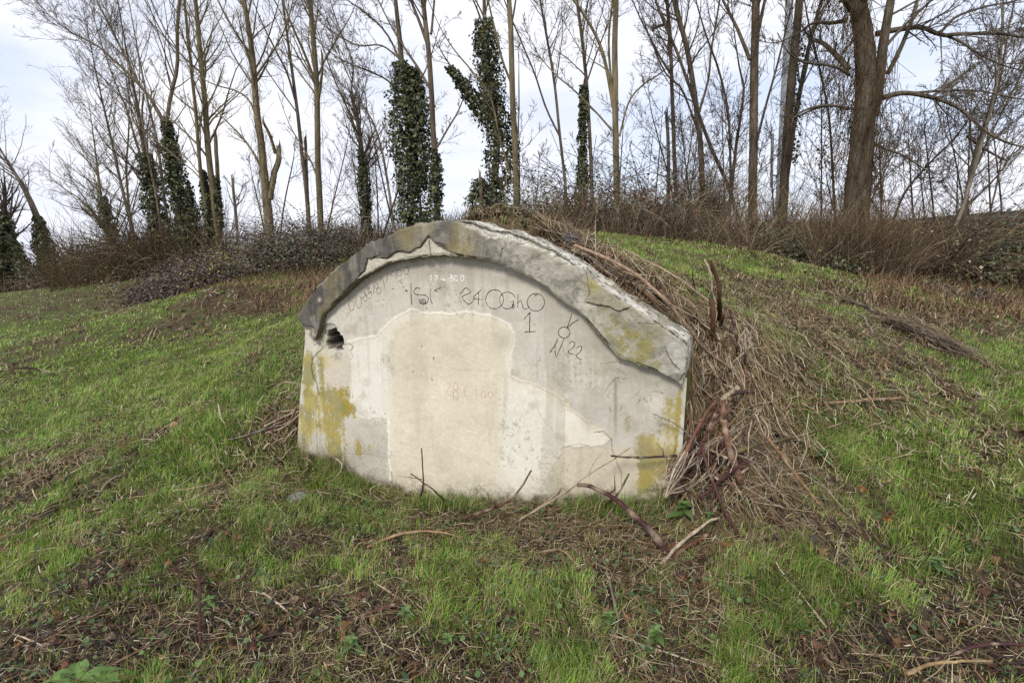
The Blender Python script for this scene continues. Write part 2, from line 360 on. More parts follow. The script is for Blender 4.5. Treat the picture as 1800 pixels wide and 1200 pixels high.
# ------------------------------------------------------------------ the bunker end: wall, arch, masonry behind
bunker = tag(empty('bunker', wpos(1.26, 0, -.1)), 'low arched concrete bunker end with a bricked up opening, pale plaster and scrawled graffiti', 'bunker')
def local(V): return V - np.array(bunker.location)
def edge_s(t):                                   # left and right edge of the wall at height t
    l = np.array([wpx(u, v, WALL_D + .034) for u, v in [(537, 560), (536, 600), (534, 622), (531, 660), (527, 700), (524, 750), (522, 790), (521, 830)]])
    r = np.array([wpx(u, v, WALL_D + .022) for u, v in [(1209, 600), (1209, 640), (1206, 690), (1201, 760), (1197, 830), (1193, 880), (1190, 930)]])
    return np.interp(t, l[::-1, 1], l[::-1, 0]), np.interp(t, r[::-1, 1], r[::-1, 0])
K = np.array([.93, .918, .89])                                          # photo colour -> paint colour
def pal(*c): return lin(c) * K
PATCH_TOP = [(612, 600), (640, 594), (664, 588), (676, 575), (688, 562), (700, 555), (712, 549), (724, 544), (733, 544), (740, 551), (765, 549), (790, 552), (812, 549), (830, 548), (843, 553), (858, 554), (878, 561), (896, 571), (905, 588), (907, 602), (901, 622), (900, 645), (897, 660),
             (915, 668), (935, 672), (955, 682), (975, 692), (990, 703), (1003, 718), (1020, 730), (1040, 748), (1058, 757), (1074, 768), (1062, 782), (1020, 786), (990, 784), (984, 800), (966, 830), (955, 850), (962, 868), (930, 880), (880, 892), (780, 900), (690, 900), (684, 840), (683, 790), (681, 737), (664, 733), (645, 739), (628, 732), (613, 716), (617, 690), (618, 650)]
CREAM = [(690, 585), (696, 568), (712, 560), (760, 556), (800, 554), (830, 553), (850, 560), (880, 565), (896, 580), (899, 600), (895, 620), (893, 660), (880, 690), (882, 760), (880, 830), (878, 900), (688, 900), (686, 840), (684, 740), (688, 660)]
WHITE_L = [(615, 605), (660, 597), (672, 600), (684, 640), (684, 736), (664, 732), (645, 738), (630, 731), (615, 714), (619, 660)]
WHITE_R = [(882, 760), (884, 690), (905, 680), (950, 690), (990, 715), (1010, 735), (990, 760), (985, 800), (940, 840), (900, 860), (884, 830)]
RIDGE = PATCH_TOP[:33]
LICHEN = [([(540, 632), (548, 625), (551, 660), (552, 700), (551, 745), (543, 775), (532, 790), (527, 740), (532, 700), (536, 660)], 5, 1.0),
          ([(557, 622), (567, 622), (569, 660), (566, 690), (558, 690), (556, 650)], 4, .75),
          ([(560, 690), (575, 684), (604, 688), (614, 715), (612, 730), (600, 735), (600, 770), (604, 812), (594, 820), (580, 790), (568, 740)], 7, 1.0),
          ([(612, 778), (628, 773), (645, 785), (632, 798), (618, 795)], 6, .7), ([(600, 690), (612, 700), (617, 727), (604, 728)], 4, .9),
          ([(1122, 770), (1150, 768), (1160, 790), (1190, 775), (1192, 800), (1176, 830), (1150, 862), (1130, 860), (1124, 820)], 8, .95),
          ([(1178, 708), (1196, 690), (1203, 720), (1198, 760), (1180, 780), (1168, 770), (1170, 740)], 7, .85), ([(1094, 732), (1108, 735), (1108, 756), (1096, 758)], 5, .5), ([(1000, 690), (1016, 695), (1015, 725), (1002, 715)], 5, .35), ([(1184, 660), (1200, 670), (1203, 700), (1190, 705)], 6, .4)]
W_CRACKS = [([(566, 612), (556, 622), (549, 632), (547, 648), (551, 664), (557, 674), (561, 694)], 1.3, 1.0), ([(557, 694), (556, 740), (558, 800)], .7, .5), ([(605, 606), (614, 604), (622, 610), (616, 616)], .9, .9), ([(615, 617), (621, 626), (617, 632)], .7, .6),
            ([(1045, 760), (1062, 758), (1075, 772), (1076, 790), (1085, 815), (1092, 830), (1093, 860)], 1.0, .8), ([(1000, 784), (1020, 780), (1036, 784)], .8, .6), ([(990, 788), (1000, 784)], .6, .5), ([(1100, 640), (1080, 636), (1056, 640)], .7, .6), ([(1085, 648), (1096, 655), (1100, 660)], .8, .6),
            ([(1126, 685), (1118, 695), (1108, 702)], .6, .5), ([(1144, 705), (1143, 690), (1152, 688), (1166, 692)], .8, .6), ([(1152, 672), (1158, 685), (1166, 694)], .7, .5), ([(1108, 665), (1112, 690), (1130, 700)], .5, .35), ([(1140, 730), (1128, 745), (1135, 765)], .5, .35), ([(1062, 690), (1076, 672), (1083, 664), (1100, 668)], .9, .6), ([(1086, 664), (1090, 675)], 1.2, .6),
            ([(763, 629), (763, 632)], 1.4, .9), ([(742, 608), (742, 611)], 1.3, .8), ([(727, 652), (726, 655)], 1.3, .8), ([(759, 664), (760, 669)], 1.2, .8), ([(1125, 702), (1121, 708)], 1.3, .8), ([(1131, 700), (1137, 708)], 1.2, .7), ([(1071, 716), (1074, 724)], 1.2, .7), ([(1092, 716), (1090, 722)], 1.5, .6), ([(946, 720), (953, 734), (962, 745), (980, 768)], .6, .5), ([(700, 700), (760, 693), (820, 700)], .5, .18), ([(790, 615), (815, 628), (840, 640)], .5, .3), ([(810, 651), (860, 653)], .6, .3), ([(855, 812), (862, 817)], .8, .5), ([(1037, 860), (1038, 800)], .4, .3), ([(558, 800), (640, 797), (684, 806)], .5, .4)]
HOLE = [(576, 582), (583, 577), (591, 577), (597, 584), (601, 594), (604, 606), (603, 614), (596, 617), (586, 612), (577, 612), (572, 604), (574, 592)]
BROKEN = [(556, 590), (566, 575), (580, 566), (590, 574), (596, 578), (574, 614), (562, 616), (553, 606)]
def lean(s): return .022 * sstep(.9, 2.3, s) + .034 * sstep(.55, .12, s)         # the face is not quite flat
def wall_px(s, t): return proj(wpos(s, t, WALL_D + lean(s)))
def wall_disp(s, t):
    u, v = wall_px(s, t)
    j = 2.2 * (fbm(u / 7, v / 7, seed=31, oct=3) - .5) * 2
    p = sdf(u, v, PATCH_TOP) + j
    d = .0025 * sstep(-1.2, 1.6, p) + .0028 * np.exp(-((p - .3) / 1.8) ** 2) * (polydist(u, v, RIDGE) < 6)
    d = d + .006 * (fbm(s * 3, t * 3, seed=32, oct=3) - .5) + .003 * (fbm(s * 18, t * 18, seed=33, oct=4) - .5)
    for c, w, a in W_CRACKS: d = d - .004 * a * np.exp(-(polydist(u + j * .5, v + j * .5, c) / (w * .8)) ** 2)
    br = sstep(-3, 5, sdf(u, v, BROKEN) + 2 * j); d = d - br * (.004 + .014 * fbm(s * 30, t * 30, seed=34))
    return d + lean(s)
NT, NS = 420, 640
_t = np.linspace(-.32, 1.72, NT)[:, None] * np.ones((1, NS)); _l, _r = edge_s(_t)
_S = _l + (_r - _l) * np.linspace(0, 1, NS)[None]
U, V_ = wall_px(_S, _t); jj = 2.2 * (fbm(U / 7, V_ / 7, seed=31, oct=3) - .5) * 2
jw = 9 * (fbm(U / 22, V_ / 22, seed=41, oct=4) - .5) * 2
D = wall_disp(_S, _t)
hs = sdf(U, V_, HOLE) + 1.6 * jj
D = D - .20 * sstep(-.5, 4.5, hs) * (.75 + .5 * fbm(_S * 26, _t * 26, seed=35)) + .05 * sstep(4, -2, np.abs(V_ - 612)) * sstep(0, 5, hs)
def mixc(c, col, w): w = np.clip(w, 0, 1)[..., None]; return c * (1 - w) + np.asarray(col) * w
n_big = fbm(_S * 2.3, _t * 2.3, seed=42, oct=5); n_mid = fbm(_S * 9, _t * 9, seed=43, oct=4); n_fin = fbm(_S * 70, _t * 70, seed=44, oct=4)
n_str = fbm(_S * 26, _t * 2.2, seed=45, oct=4)                                # rain streaks run down
C = np.ones(_S.shape + (3,)) * pal(203, 199, 189)
C = mixc(C, pal(186, 181, 170), sstep(.45, .75, n_big) * .8); C = mixc(C, pal(212, 207, 192), sstep(.5, .7, n_mid) * .5)
C = mixc(C, pal(178, 172, 160), sstep(.55, .8, n_str) * .5)
low = sstep(770, 850, V_ + jw); C = mixc(C, pal(203, 194, 172), sstep(955, 990, U + jw) * sstep(775, 800, V_ + jw) * .9)
ll = sstep(700, 655, U + jw) * sstep(722, 752, V_ + jw); C = mixc(C, pal(193, 188, 176), ll * .8)
C = mixc(C, pal(206, 196, 180), sstep(560, 570, U) * sstep(622, 610, U) * sstep(620, 630, V_) * sstep(735, 715, V_) * .7)
pw = sstep(-1, 1.2, sdf(U, V_, PATCH_TOP) + jj)
C = mixc(C, pal(222, 217, 203), pw); C = mixc(C, pal(217, 209, 189), sstep(-8, 14, sdf(U, V_, CREAM) + jw * .7) * .9)
cr = sstep(0, 10, sdf(U, V_, CREAM) + jw)
C = mixc(C, pal(203, 194, 172), cr * sstep(.45, .65, fbm(_S * 3.2 + 5, _t * 4, seed=47, oct=4)) * .15)
C = mixc(C, pal(196, 187, 166), cr * sstep(640, 590, V_ + jw * 2) * .2)
C = mixc(C, pal(224, 217, 199), cr * sstep(.5, .7, fbm(_S * 4, _t * 3, seed=48, oct=3)) * .6)
C = mixc(C, pal(203, 190, 166), cr * sstep(.62, .72, fbm(_S * 14, _t * 55, seed=57, oct=3)) * .35)        # trowel strokes
C = mixc(C, pal(226, 223, 214), sstep(-7, 10, sdf(U, V_, WHITE_L) + jw * 1.2) * .85); C = mixc(C, pal(225, 222, 211), sstep(-6, 14, sdf(U, V_, WHITE_R) + jw * 1.6) * .85)
rd = np.abs(sdf(U, V_, PATCH_TOP) + jj) ; C = mixc(C, pal(231, 226, 212), np.exp(-(rd / 2.3) ** 2) * (polydist(U, V_, RIDGE[:24]) < 7) * .6 * (.3 + 1.1 * n_mid))
C = mixc(C, pal(232, 229, 220), np.exp(-(polydist(U + jj * .6, V_, [(684, 735), (684, 790), (686, 822), (687, 838)]) / 1.8) ** 2))
C = mixc(C, pal(190, 178, 146), np.exp(-(polydist(U + jj, V_, RIDGE[23:34]) / 3.0) ** 2) * .45)
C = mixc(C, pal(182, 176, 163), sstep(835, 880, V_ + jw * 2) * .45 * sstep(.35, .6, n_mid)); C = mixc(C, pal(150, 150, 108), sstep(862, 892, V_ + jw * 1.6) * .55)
C = mixc(C, pal(188, 182, 168), np.exp(-(((U - 885) / 20) ** 2 + ((V_ - 600) / 16) ** 2)) * .8)
for cx, cy, rx, ry, a in [(1072, 605, 28, 24, .45), (1120, 655, 40, 12, .55), (1160, 672, 30, 10, .5), (1185, 700, 18, 20, .35), (645, 672, 9, 6, .3), (650, 800, 40, 14, .3), (1030, 730, 8, 30, .25), (800, 470, 60, 14, .35), (740, 475, 60, 12, .3), (900, 490, 40, 10, .3), (1005, 560, 20, 20, .25)]:
    C = mixc(C, pal(140, 135, 122), np.exp(-(((U + jw - cx) / rx) ** 2 + ((V_ + jw - cy) / ry) ** 2)) * a * (.5 + n_mid))
C = mixc(C, pal(120, 116, 102), np.exp(-((U + jj * .5 - 1082) / 3.2) ** 2) * sstep(655, 670, V_) * sstep(790, 720, V_) * .6)
n_st2 = fbm(_S * 46, _t * 3.0, seed=46, oct=5)
n_spk = fbm(_S * 150, _t * 110, seed=56, oct=2)
for P_, fz, a in LICHEN:
    w = np.clip(sstep(-3.4 * fz, 1.2 * fz, sdf(U, V_, P_) + jw * 1.2) * a, 0, 1); w = sstep(.80, 1.08, .56 * w + .52 * n_st2 + .30 * n_fin + .34 * n_spk) * .86 * (w > .03)
    C = mixc(C, np.where((n_mid > .5)[..., None], pal(156, 140, 58), pal(142, 136, 82)), w)
C = mixc(C, pal(186, 176, 110), sstep(.52, .7, n_mid) * sstep(610, 560, U) * .45 + sstep(.55, .7, n_mid) * sstep(1090, 1150, U) * sstep(700, 780, V_) * .4)
for c, w, a in W_CRACKS: C = mixc(C, pal(84, 77, 66), 1.0 * a * np.exp(-(polydist(U + jj * .5, V_ + jj * .5, c) / (w * .72)) ** 2) * (.55 + .9 * n_mid))
brw = sstep(-4, 3, sdf(U, V_, BROKEN) + 2 * jj); C = mixc(C, np.where((n_fin > .52)[..., None], pal(176, 172, 162), pal(112, 108, 100)), brw * .45)
C = mixc(C, np.where((fbm(_S * 40, _t * 40, seed=49) > .5)[..., None], pal(70, 66, 62), pal(120, 114, 106)), sstep(-1.5, 1.5, hs))
C = mixc(C, pal(120, 112, 98), sstep(14, 2, np.hypot(U - 592, (V_ - 626) * 1.3) + jw) * .5 * (n_fin > .5))
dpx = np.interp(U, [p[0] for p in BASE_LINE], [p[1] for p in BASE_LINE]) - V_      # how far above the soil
C = mixc(C, pal(96, 86, 66), sstep(26, 2, dpx + jw * 2.2) * .8 + sstep(60, 8, dpx + jw * 3) * .28 * (n_fin > .5) + sstep(790, 815, V_ + jw) * (U < 600) * .4)  # soil splash; the dark band also paints a contact shadow along the base
C = mixc(C, pal(112, 106, 92), sstep(.66, .74, fbm(_S * 80, _t * 80, seed=77, oct=2)) * sstep(.5, .66, fbm(_S * 3.3, _t * 3.3, seed=78, oct=3)) * (1 - .8 * cr) * .38)      # grit and pock marks
n_st3 = fbm(_S * 13, _t * 1.3, seed=58, oct=5)
C = mixc(C, pal(168, 160, 142), sstep(.56, .74, n_st3) * .38 * (1 - .5 * cr)); C = mixc(C, pal(150, 142, 120), sstep(.60, .74, fbm(_S * 6, _t * 6, seed=59, oct=5)) * .35 * (1 - .7 * cr))
C = C * (.95 + .10 * n_fin[..., None])
A_o = np.stack(wpx(*np.array(ARCH_OUT, float).T, 0.0), 1); A_i = np.stack(wpx(*np.array(ARCH_IN, float).T, 0.0), 1)
_mid = .5 * (resample(A_o, 120) + resample(A_i, 120))
keep_v = (_t < np.interp(_S, _mid[:, 0], _mid[:, 1], left=1.03, right=.94)) | (_t < .93)
q = grid_quads(NT, NS); q = q[keep_v.ravel()[q].all(1)]
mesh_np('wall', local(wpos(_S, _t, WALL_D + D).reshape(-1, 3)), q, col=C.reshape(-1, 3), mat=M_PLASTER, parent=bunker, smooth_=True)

# masonry behind the face: the sides and the roof shell
_ol = []
tt = np.linspace(-.35, .86, 50); l, r = edge_s(tt); _ol += [(a, b) for a, b in zip(l + .004, tt)]
_m2 = resample(.72 * A_o + .28 * np.stack([np.interp(np.linspace(0, 1, len(A_o)), np.linspace(0, 1, len(A_i)), A_i[:, k]) for k in (0, 1)], 1), 120)
_ol += [tuple(p) for p in _m2 if p[1] > .87]
_ol += [(a, b) for a, b in zip((r - .004)[::-1], tt[::-1])]
_ol = resample(np.array(_ol), 330); dd = np.linspace(WALL_D + .017, WALL_D - .55, 46)
SS, DD = _ol[:, 0][:, None] * np.ones((1, 46)), dd[None] * np.ones((330, 1)); TT = _ol[:, 1][:, None] * np.ones((1, 46))
nn = fbm(SS * 20 + DD * 20, TT * 20, DD * 20, seed=51); PP = wpos(SS + .02 * (nn - .5) * (DD < WALL_D - .03), TT, DD)
cc = pal(120, 115, 100) * np.ones(SS.shape + (1,)); mm = sstep(.32, .5, fbm(TT * 7, DD * 7, seed=52)) * sstep(WALL_D - .015, WALL_D - .06, DD)
cc = mixc(cc, pal(92, 98, 38), mm); cc = mixc(cc, pal(50, 46, 38), sstep(.55, .7, fbm(TT * 12, DD * 12, seed=53)) * .7)
mesh_np('masonry', local(PP.reshape(-1, 3)), grid_quads(330, 46), col=cc.reshape(-1, 3), mat=M_CONC, parent=bunker, smooth_=True)

# the arch: one band swept along the traced edges; profile = soffit, face, broken upper edge, top
NA = 820; Ao, Ai = resample(A_o, NA), resample(A_i, NA)
prof = [(0, x) for x in np.linspace(-.20, -.004, 14)] + [(x, 0) for x in np.linspace(0.004, .985, 84)] + [(1, x) for x in np.linspace(-.006, -.24, 22)]
pr = np.array([p[0] for p in prof]); pd_ = np.array([p[1] for p in prof])
wob = lambda k, sc, a: a * (fbm(np.linspace(0, 2.9, NA) * sc, np.zeros(NA) + k, seed=60 + k, oct=4) - .5) * 2
Ai = Ai + np.stack([wob(1, 9, .010) , wob(2, 12, .008)], 1); Ao = Ao + np.stack([wob(3, 9, .006), wob(4, 12, .006)], 1)
S2 = Ai[:, :1] * (1 - pr) + Ao[:, :1] * pr; T2 = Ai[:, 1:] * (1 - pr) + Ao[:, 1:] * pr; D2 = np.ones((NA, 1)) * pd_
front = (pd_ >= 0)[None] & np.ones((NA, 1), bool)
U2, V2 = proj(wpos(S2, T2, D2 * 0)); j2 = 2.4 * (fbm(U2 / 7, V2 / 7, seed=61, oct=3) - .5) * 2; jb = 10 * (fbm(U2 / 24, V2 / 24, seed=62, oct=4) - .5) * 2
A_CR = [([(629, 487), (640, 475), (643, 463), (645, 454)], 1.2), ([(649, 457), (657, 452), (666, 449)], 1.3), ([(669, 454), (680, 455), (689, 447), (697, 443), (708, 442), (719, 445), (728, 438), (738, 435), (745, 426), (751, 416), (757, 420)], 1.3), ([(757, 421), (764, 428), (772, 428), (790, 443), (803, 446)], .9), ([(752, 415), (753, 430), (754.5, 448)], 1.4),
        ([(884, 437), (880, 448), (878, 461)], .9), ([(1029, 531), (1040, 536), (1052, 538), (1070, 539), (1080, 545), (1089, 548), (1098, 544), (1104, 542)], 1.2), ([(1169, 609), (1174, 625), (1183, 640), (1194, 650)], .9), ([(523, 572), (532, 572), (551, 576)], 1.0), ([(1030, 478), (1034, 500), (1036, 516), (1030, 528)], .8), ([(1195, 668), (1204, 655)], 1.0), ([(1122, 568), (1150, 570), (1168, 566)], .5)]
BELOW = [(629, 488), (640, 475), (645, 455), (657, 452), (669, 454), (681, 455), (697, 443), (719, 445), (738, 435), (752, 416), (764, 428), (790, 443), (804, 447), (800, 460), (740, 460), (690, 470), (650, 490)]
PATCH_A = [(1032, 480), (1048, 492), (1075, 510), (1104, 530), (1106, 540), (1089, 548), (1070, 539), (1030, 531), (1036, 516)]
LOST = [(800, 384), (830, 388), (870, 398), (905, 408), (950, 425), (1000, 455), (1000, 470), (960, 445), (905, 425), (880, 418), (858, 419), (840, 408), (815, 398)]   # broken away upper edge
fr = front & (pr > 0)[None]
d2 = np.zeros(S2.shape)
d2 += (.010 * (fbm(S2 * 7, T2 * 7, seed=63, oct=4) - .5) + .007 * (fbm(S2 * 30, T2 * 30, seed=64, oct=4) - .5))
pb = sstep(-1, 1, sdf(U2, V2, BELOW) + j2 * .6); pa = sstep(-1, 1.2, sdf(U2, V2, PATCH_A) + j2); pl = sstep(-1.5, 1.5, sdf(U2, V2, LOST) + 1.5 * j2)
d2 = d2 - .010 * pb + .008 * pa - pl * (.02 + .03 * fbm(S2 * 22, T2 * 22, seed=65, oct=4))
for c, w in A_CR: d2 = d2 - .008 * np.exp(-(polydist(U2 + j2 * .35, V2 + j2 * .35, c) / (w * .8)) ** 2)
ed_ = np.exp(-(pr / .035) ** 2) + np.exp(-((1 - pr) / .035) ** 2); d2 = d2 - ed_[None] * (.006 + .035 * sstep(.5, .75, fbm(S2 * 11, T2 * 11, seed=79, oct=5))) * ((pr > 0) & (pr < 1))[None]   # rounded, chipped edges
endl = sstep(566, 545, U2) * sstep(555, 580, V2); d2 = d2 + endl * .02 * (fbm(S2 * 16, T2 * 16, seed=66, oct=4) - .62)
top = (pr == 1)[None] & np.ones((NA, 1), bool); sof = (pr == 0)[None] & np.ones((NA, 1), bool)
tn = fbm(S2 * 15, D2 * 15, seed=67, oct=4) - .5
T3 = T2 + np.where(top, .035 * tn - .05 * sstep(0, -.2, D2) * 0, 0) + np.where(sof, .02 * (fbm(S2 * 18, D2 * 25, seed=68, oct=3) - .5), 0)
rightside = sstep(800, 860, U2)
n_b = fbm(S2 * 4, T2 * 4, seed=71, oct=5); n_m = fbm(S2 * 13, T2 * 13, D2 * 13, seed=72, oct=4); n_f = fbm(S2 * 55, T2 * 55, D2 * 55, seed=73, oct=3); n_st = fbm(S2 * 20, T2 * 3, seed=74, oct=4)
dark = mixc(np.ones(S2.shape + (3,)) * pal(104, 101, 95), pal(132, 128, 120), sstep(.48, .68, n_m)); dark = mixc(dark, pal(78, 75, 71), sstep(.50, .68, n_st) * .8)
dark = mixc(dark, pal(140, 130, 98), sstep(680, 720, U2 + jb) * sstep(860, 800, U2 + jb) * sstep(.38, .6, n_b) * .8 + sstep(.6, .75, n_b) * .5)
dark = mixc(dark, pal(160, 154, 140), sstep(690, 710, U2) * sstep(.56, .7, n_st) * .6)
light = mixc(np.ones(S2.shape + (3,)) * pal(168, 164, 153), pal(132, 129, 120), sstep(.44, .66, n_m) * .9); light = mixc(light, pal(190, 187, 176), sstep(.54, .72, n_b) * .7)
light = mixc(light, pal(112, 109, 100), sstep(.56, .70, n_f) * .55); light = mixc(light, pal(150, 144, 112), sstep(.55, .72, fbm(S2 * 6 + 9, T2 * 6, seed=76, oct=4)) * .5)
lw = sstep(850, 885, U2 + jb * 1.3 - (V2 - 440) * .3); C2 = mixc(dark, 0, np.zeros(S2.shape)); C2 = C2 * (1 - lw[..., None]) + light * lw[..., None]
C2 = mixc(C2, pal(200, 196, 180), pb * .9)
C2 = mixc(C2, pal(158, 152, 132), pa * .8); C2 = mixc(C2, pal(160, 152, 96), np.exp(-(((U2 + jb - 1040) / 14) ** 2 + ((V2 - 500) / 18) ** 2)) * .8 * (n_f > .35))
C2 = mixc(C2, pal(150, 142, 84), sstep(-14, 10, sdf(U2, V2, [(1040, 548), (1090, 560), (1140, 600), (1160, 650), (1110, 640), (1085, 615), (1060, 590)]) + jb * 1.6) * .75 * sstep(.35, .6, .6 * n_f + .4 * n_m))
C2 = mixc(C2, pal(215, 212, 204), pl * (.6 + .5 * (n_f > .45))); C2 = mixc(C2, pal(120, 117, 108), pl * sstep(.6, .66, n_f) * .6)
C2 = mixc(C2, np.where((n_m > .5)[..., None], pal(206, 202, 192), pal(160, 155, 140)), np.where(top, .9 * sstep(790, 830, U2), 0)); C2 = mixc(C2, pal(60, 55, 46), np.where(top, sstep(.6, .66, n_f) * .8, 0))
C2 = mixc(C2, np.where((n_f > .5)[..., None], pal(190, 186, 176), pal(140, 134, 120)), sstep(576, 584, V2 + j2) * sstep(575, 560, U2) * .9)
C2 = mixc(C2, pal(176, 172, 160), np.where(top, sstep(.45, .55, n_m) * .7, 0) * sstep(780, 700, U2))
C2 = mixc(C2, pal(196, 194, 184), sstep(-2, 2, sdf(U2, V2, [(1168, 606), (1185, 600), (1204, 612), (1204, 640), (1192, 648), (1178, 632)]) + j2) * .6)
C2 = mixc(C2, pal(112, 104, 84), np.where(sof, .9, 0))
C2 = mixc(C2, pal(176, 170, 158), np.exp(-(((U2 - 562) / 3) ** 2 + ((V2 - 527) / 4) ** 2)))
for c, w in A_CR: C2 = mixc(C2, pal(58, 52, 44), .85 * np.exp(-(polydist(U2 + j2 * .5, V2 + j2 * .5, c) / (w * .6)) ** 2) * fr)
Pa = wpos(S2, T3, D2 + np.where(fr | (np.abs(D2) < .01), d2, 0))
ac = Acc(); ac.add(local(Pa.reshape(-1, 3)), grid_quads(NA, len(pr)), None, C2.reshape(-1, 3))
for i, sgn in ((0, 1), (NA - 1, -1)):            # close the two ends
    ring = Pa[i]; ce = ring.mean(0); m = len(ring); a = np.arange(m)
    ac.add(local(np.vstack([ring, ce[None]])), None, np.stack([a, np.roll(a, -sgn), np.full(m, m)], 1), pal(168, 163, 152))
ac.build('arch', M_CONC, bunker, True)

# graffiti: strokes of marker ink, each scrawl its own part
def strokes(name, lines, w, col, label):
    a = Acc()
    for Ln in lines:
        P = np.array(Ln, float); n = max(3, int(np.linalg.norm(np.diff(P, axis=0), axis=1).sum() / 1.6)); P = smooth(P, n)
        P = P + (rng.random(P.shape) - .5) * .35
        s, t = wpx(P[:, 0], P[:, 1], WALL_D); s, t = wpx(P[:, 0], P[:, 1], WALL_D + lean(s)); Q = wpos(s, t, WALL_D + wall_disp(s, t) + .0002)
        V, F = tubes(Q[None], (w * (.75 + .75 * rng.random(n)) * np.where(rng.random(n) < .07, .3, 1))[None], 4); a.add(local(V), F, None, col)
    o = a.build(name, M_INK, bunker); o['label'] = label
def circ(cx, cy, rx, ry, a0=0, a1=360, n=22):
    t = np.radians(np.linspace(a0, a1, n)); return [(cx + rx * math.cos(k), cy - ry * math.sin(k)) for k in t]
INK = lin((44, 42, 46)); GREY = lin((74, 70, 68)); CHALK = lin((246, 244, 240)); RED = lin((196, 140, 116))
def z1(*p): return [(500 + x / 4.445, 370 + y / 4.445) for x, y in p]
def z6(*p): return [(680 + x / 4.737, 460 + y / 4.737) for x, y in p]
def z8(*p): return [(560 + x / 6.665, 460 + y / 6.665) for x, y in p]
strokes('lettering', [z8((318, 598), (338, 645)), z8((335, 575), (362, 620)), [(560 + x / 6.665, 460 + y / 6.665) for x, y in circ(383, 515, 32, 60, 20, 400)], z8((440, 430), (432, 480), (448, 525), (480, 540), (500, 500), (490, 420)),
    z8((478, 405), (520, 440), (555, 470), (565, 440), (545, 380), (540, 345)), z8((500, 430), (620, 350)), z8((530, 360), (560, 400), (600, 440)), z8((560, 320), (600, 300), (575, 350), (620, 370), (610, 430)), z8((640, 370), (655, 290), (690, 262)),
    [(560 + x / 6.665, 460 + y / 6.665) for x, y in circ(672, 280, 28, 36, 0, 360)], [(560 + x / 6.665, 460 + y / 6.665) for x, y in circ(705, 340, 24, 36, 0, 360)], z8((715, 240), (748, 190), (780, 315)), z8((815, 130), (795, 250)), z8((835, 165), (875, 110), (912, 195)), z8((840, 160), (880, 165)),
    [(560 + x / 6.665, 460 + y / 6.665) for x, y in circ(945, 130, 30, 40, 0, 360)], [(560 + x / 6.665, 460 + y / 6.665) for x, y in circ(1025, 105, 28, 42, 0, 360)], z8((920, 240), (985, 205)), z8((855, 318), (885, 318))], .0014, GREY, 'thin grey pencilled line of figures running up under the arch')
strokes('lettering', [z6((200, 180), (203, 270), (207, 356)), z6((275, 225), (250, 215), (225, 245), (240, 270), (280, 275), (325, 280), (345, 310), (330, 345), (295, 350)), z6((270, 310), (280, 350), (285, 312)), z6((292, 318), (318, 315), (322, 350), (290, 350), (300, 330), (325, 345)), z6((360, 190), (362, 196)), z6((362, 226), (360, 290), (378, 352)),
    z6((395, 245), (410, 228), (400, 242), (425, 252)), z6((398, 240), (452, 212)), z6((473, 203), (475, 210)), z6((330, 378), (331, 392)), z6((150, 238), (176, 248), (160, 243), (170, 232)), z6((115, 168), (128, 180)), z6((133, 205), (142, 214)), z6((198, 178), (202, 186))], .0022, INK, 'black letters I S I with a small boxed scrawl')
strokes('lettering', [z6((350, 142), (372, 116), (367, 168)), z6((396, 122), (412, 119), (430, 118)), z6((430, 118), (416, 140), (406, 164)), z6((405, 142), (428, 140)), z6((460, 112), (452, 145), (490, 158)), z6((478, 130), (476, 165)), z6((507, 150), (510, 156)), [(680 + x / 4.737, 460 + y / 4.737) for x, y in circ(535, 125, 11, 12, 0, 360)], [(680 + x / 4.737, 460 + y / 4.737) for x, y in circ(536, 149, 13, 14, 0, 360)],
    z6((590, 125), (570, 120), (562, 145), (575, 160), (592, 155)), [(680 + x / 4.737, 460 + y / 4.737) for x, y in circ(628, 138, 14, 24, 0, 360)]], .0026, CHALK, 'white chalk number 174.800')
strokes('lettering', [z6((612, 270), (655, 218), (697, 255), (628, 292), (684, 354), (735, 300)), z6((785, 232), (720, 302), (795, 314)), z6((765, 260), (762, 360)), z6((790, 364), (793, 368)), [(680 + x / 4.737, 460 + y / 4.737) for x, y in circ(897, 312, 74, 79, 100, 452)], [(680 + x / 4.737, 460 + y / 4.737) for x, y in circ(1003, 320, 64, 72, 175, 330)], [(680 + x / 4.737, 460 + y / 4.737) for x, y in circ(1003, 318, 66, 66, 15, 170)],
    z6((1035, 335), (1058, 330), (1040, 385), (1062, 375), (1055, 350)), z6((1092, 270), (1088, 378)), z6((1090, 345), (1110, 320), (1125, 345), (1135, 385), (1160, 395), (1185, 370)), [(680 + x / 4.737, 460 + y / 4.737) for x, y in circ(1241, 337, 72, 74, 90, 450)], z6((1228, 285), (1240, 275), (1262, 283)), z6((875, 238), (895, 232), (910, 240)), z6((985, 258), (1000, 250))], .0019, INK, 'black marker scrawl 24.00 running into two big rings')
strokes('lettering', [z6((1142, 478), (1195, 418)), z6((1193, 420), (1191, 500), (1189, 590)), z6((1150, 586), (1175, 580), (1205, 582), (1244, 578)), z6((1167, 508), (1168, 514)), z6((1231, 516), (1233, 526))], .0022, INK, 'black marker figure 1 with a bar under it')
strokes('lettering', [z6((1540, 436), (1522, 495), (1503, 552)), z6((1600, 478), (1550, 510), (1503, 552)), [(680 + x / 4.737, 460 + y / 4.737) for x, y in circ(1477, 588, 49, 45, 60, 420)], z6((1430, 630), (1405, 685), (1360, 755)), z6((1402, 690), (1410, 790), (1440, 730), (1478, 640))], .0020, INK, 'black marker stick drawing of a knotted ring')
strokes('lettering', [z6((1520, 680), (1540, 662), (1565, 675), (1555, 710), (1510, 750), (1555, 770)), z6((1580, 715), (1615, 700), (1625, 720), (1600, 760), (1575, 775), (1610, 812), (1628, 808))], .0020, INK, 'black marker number 22')
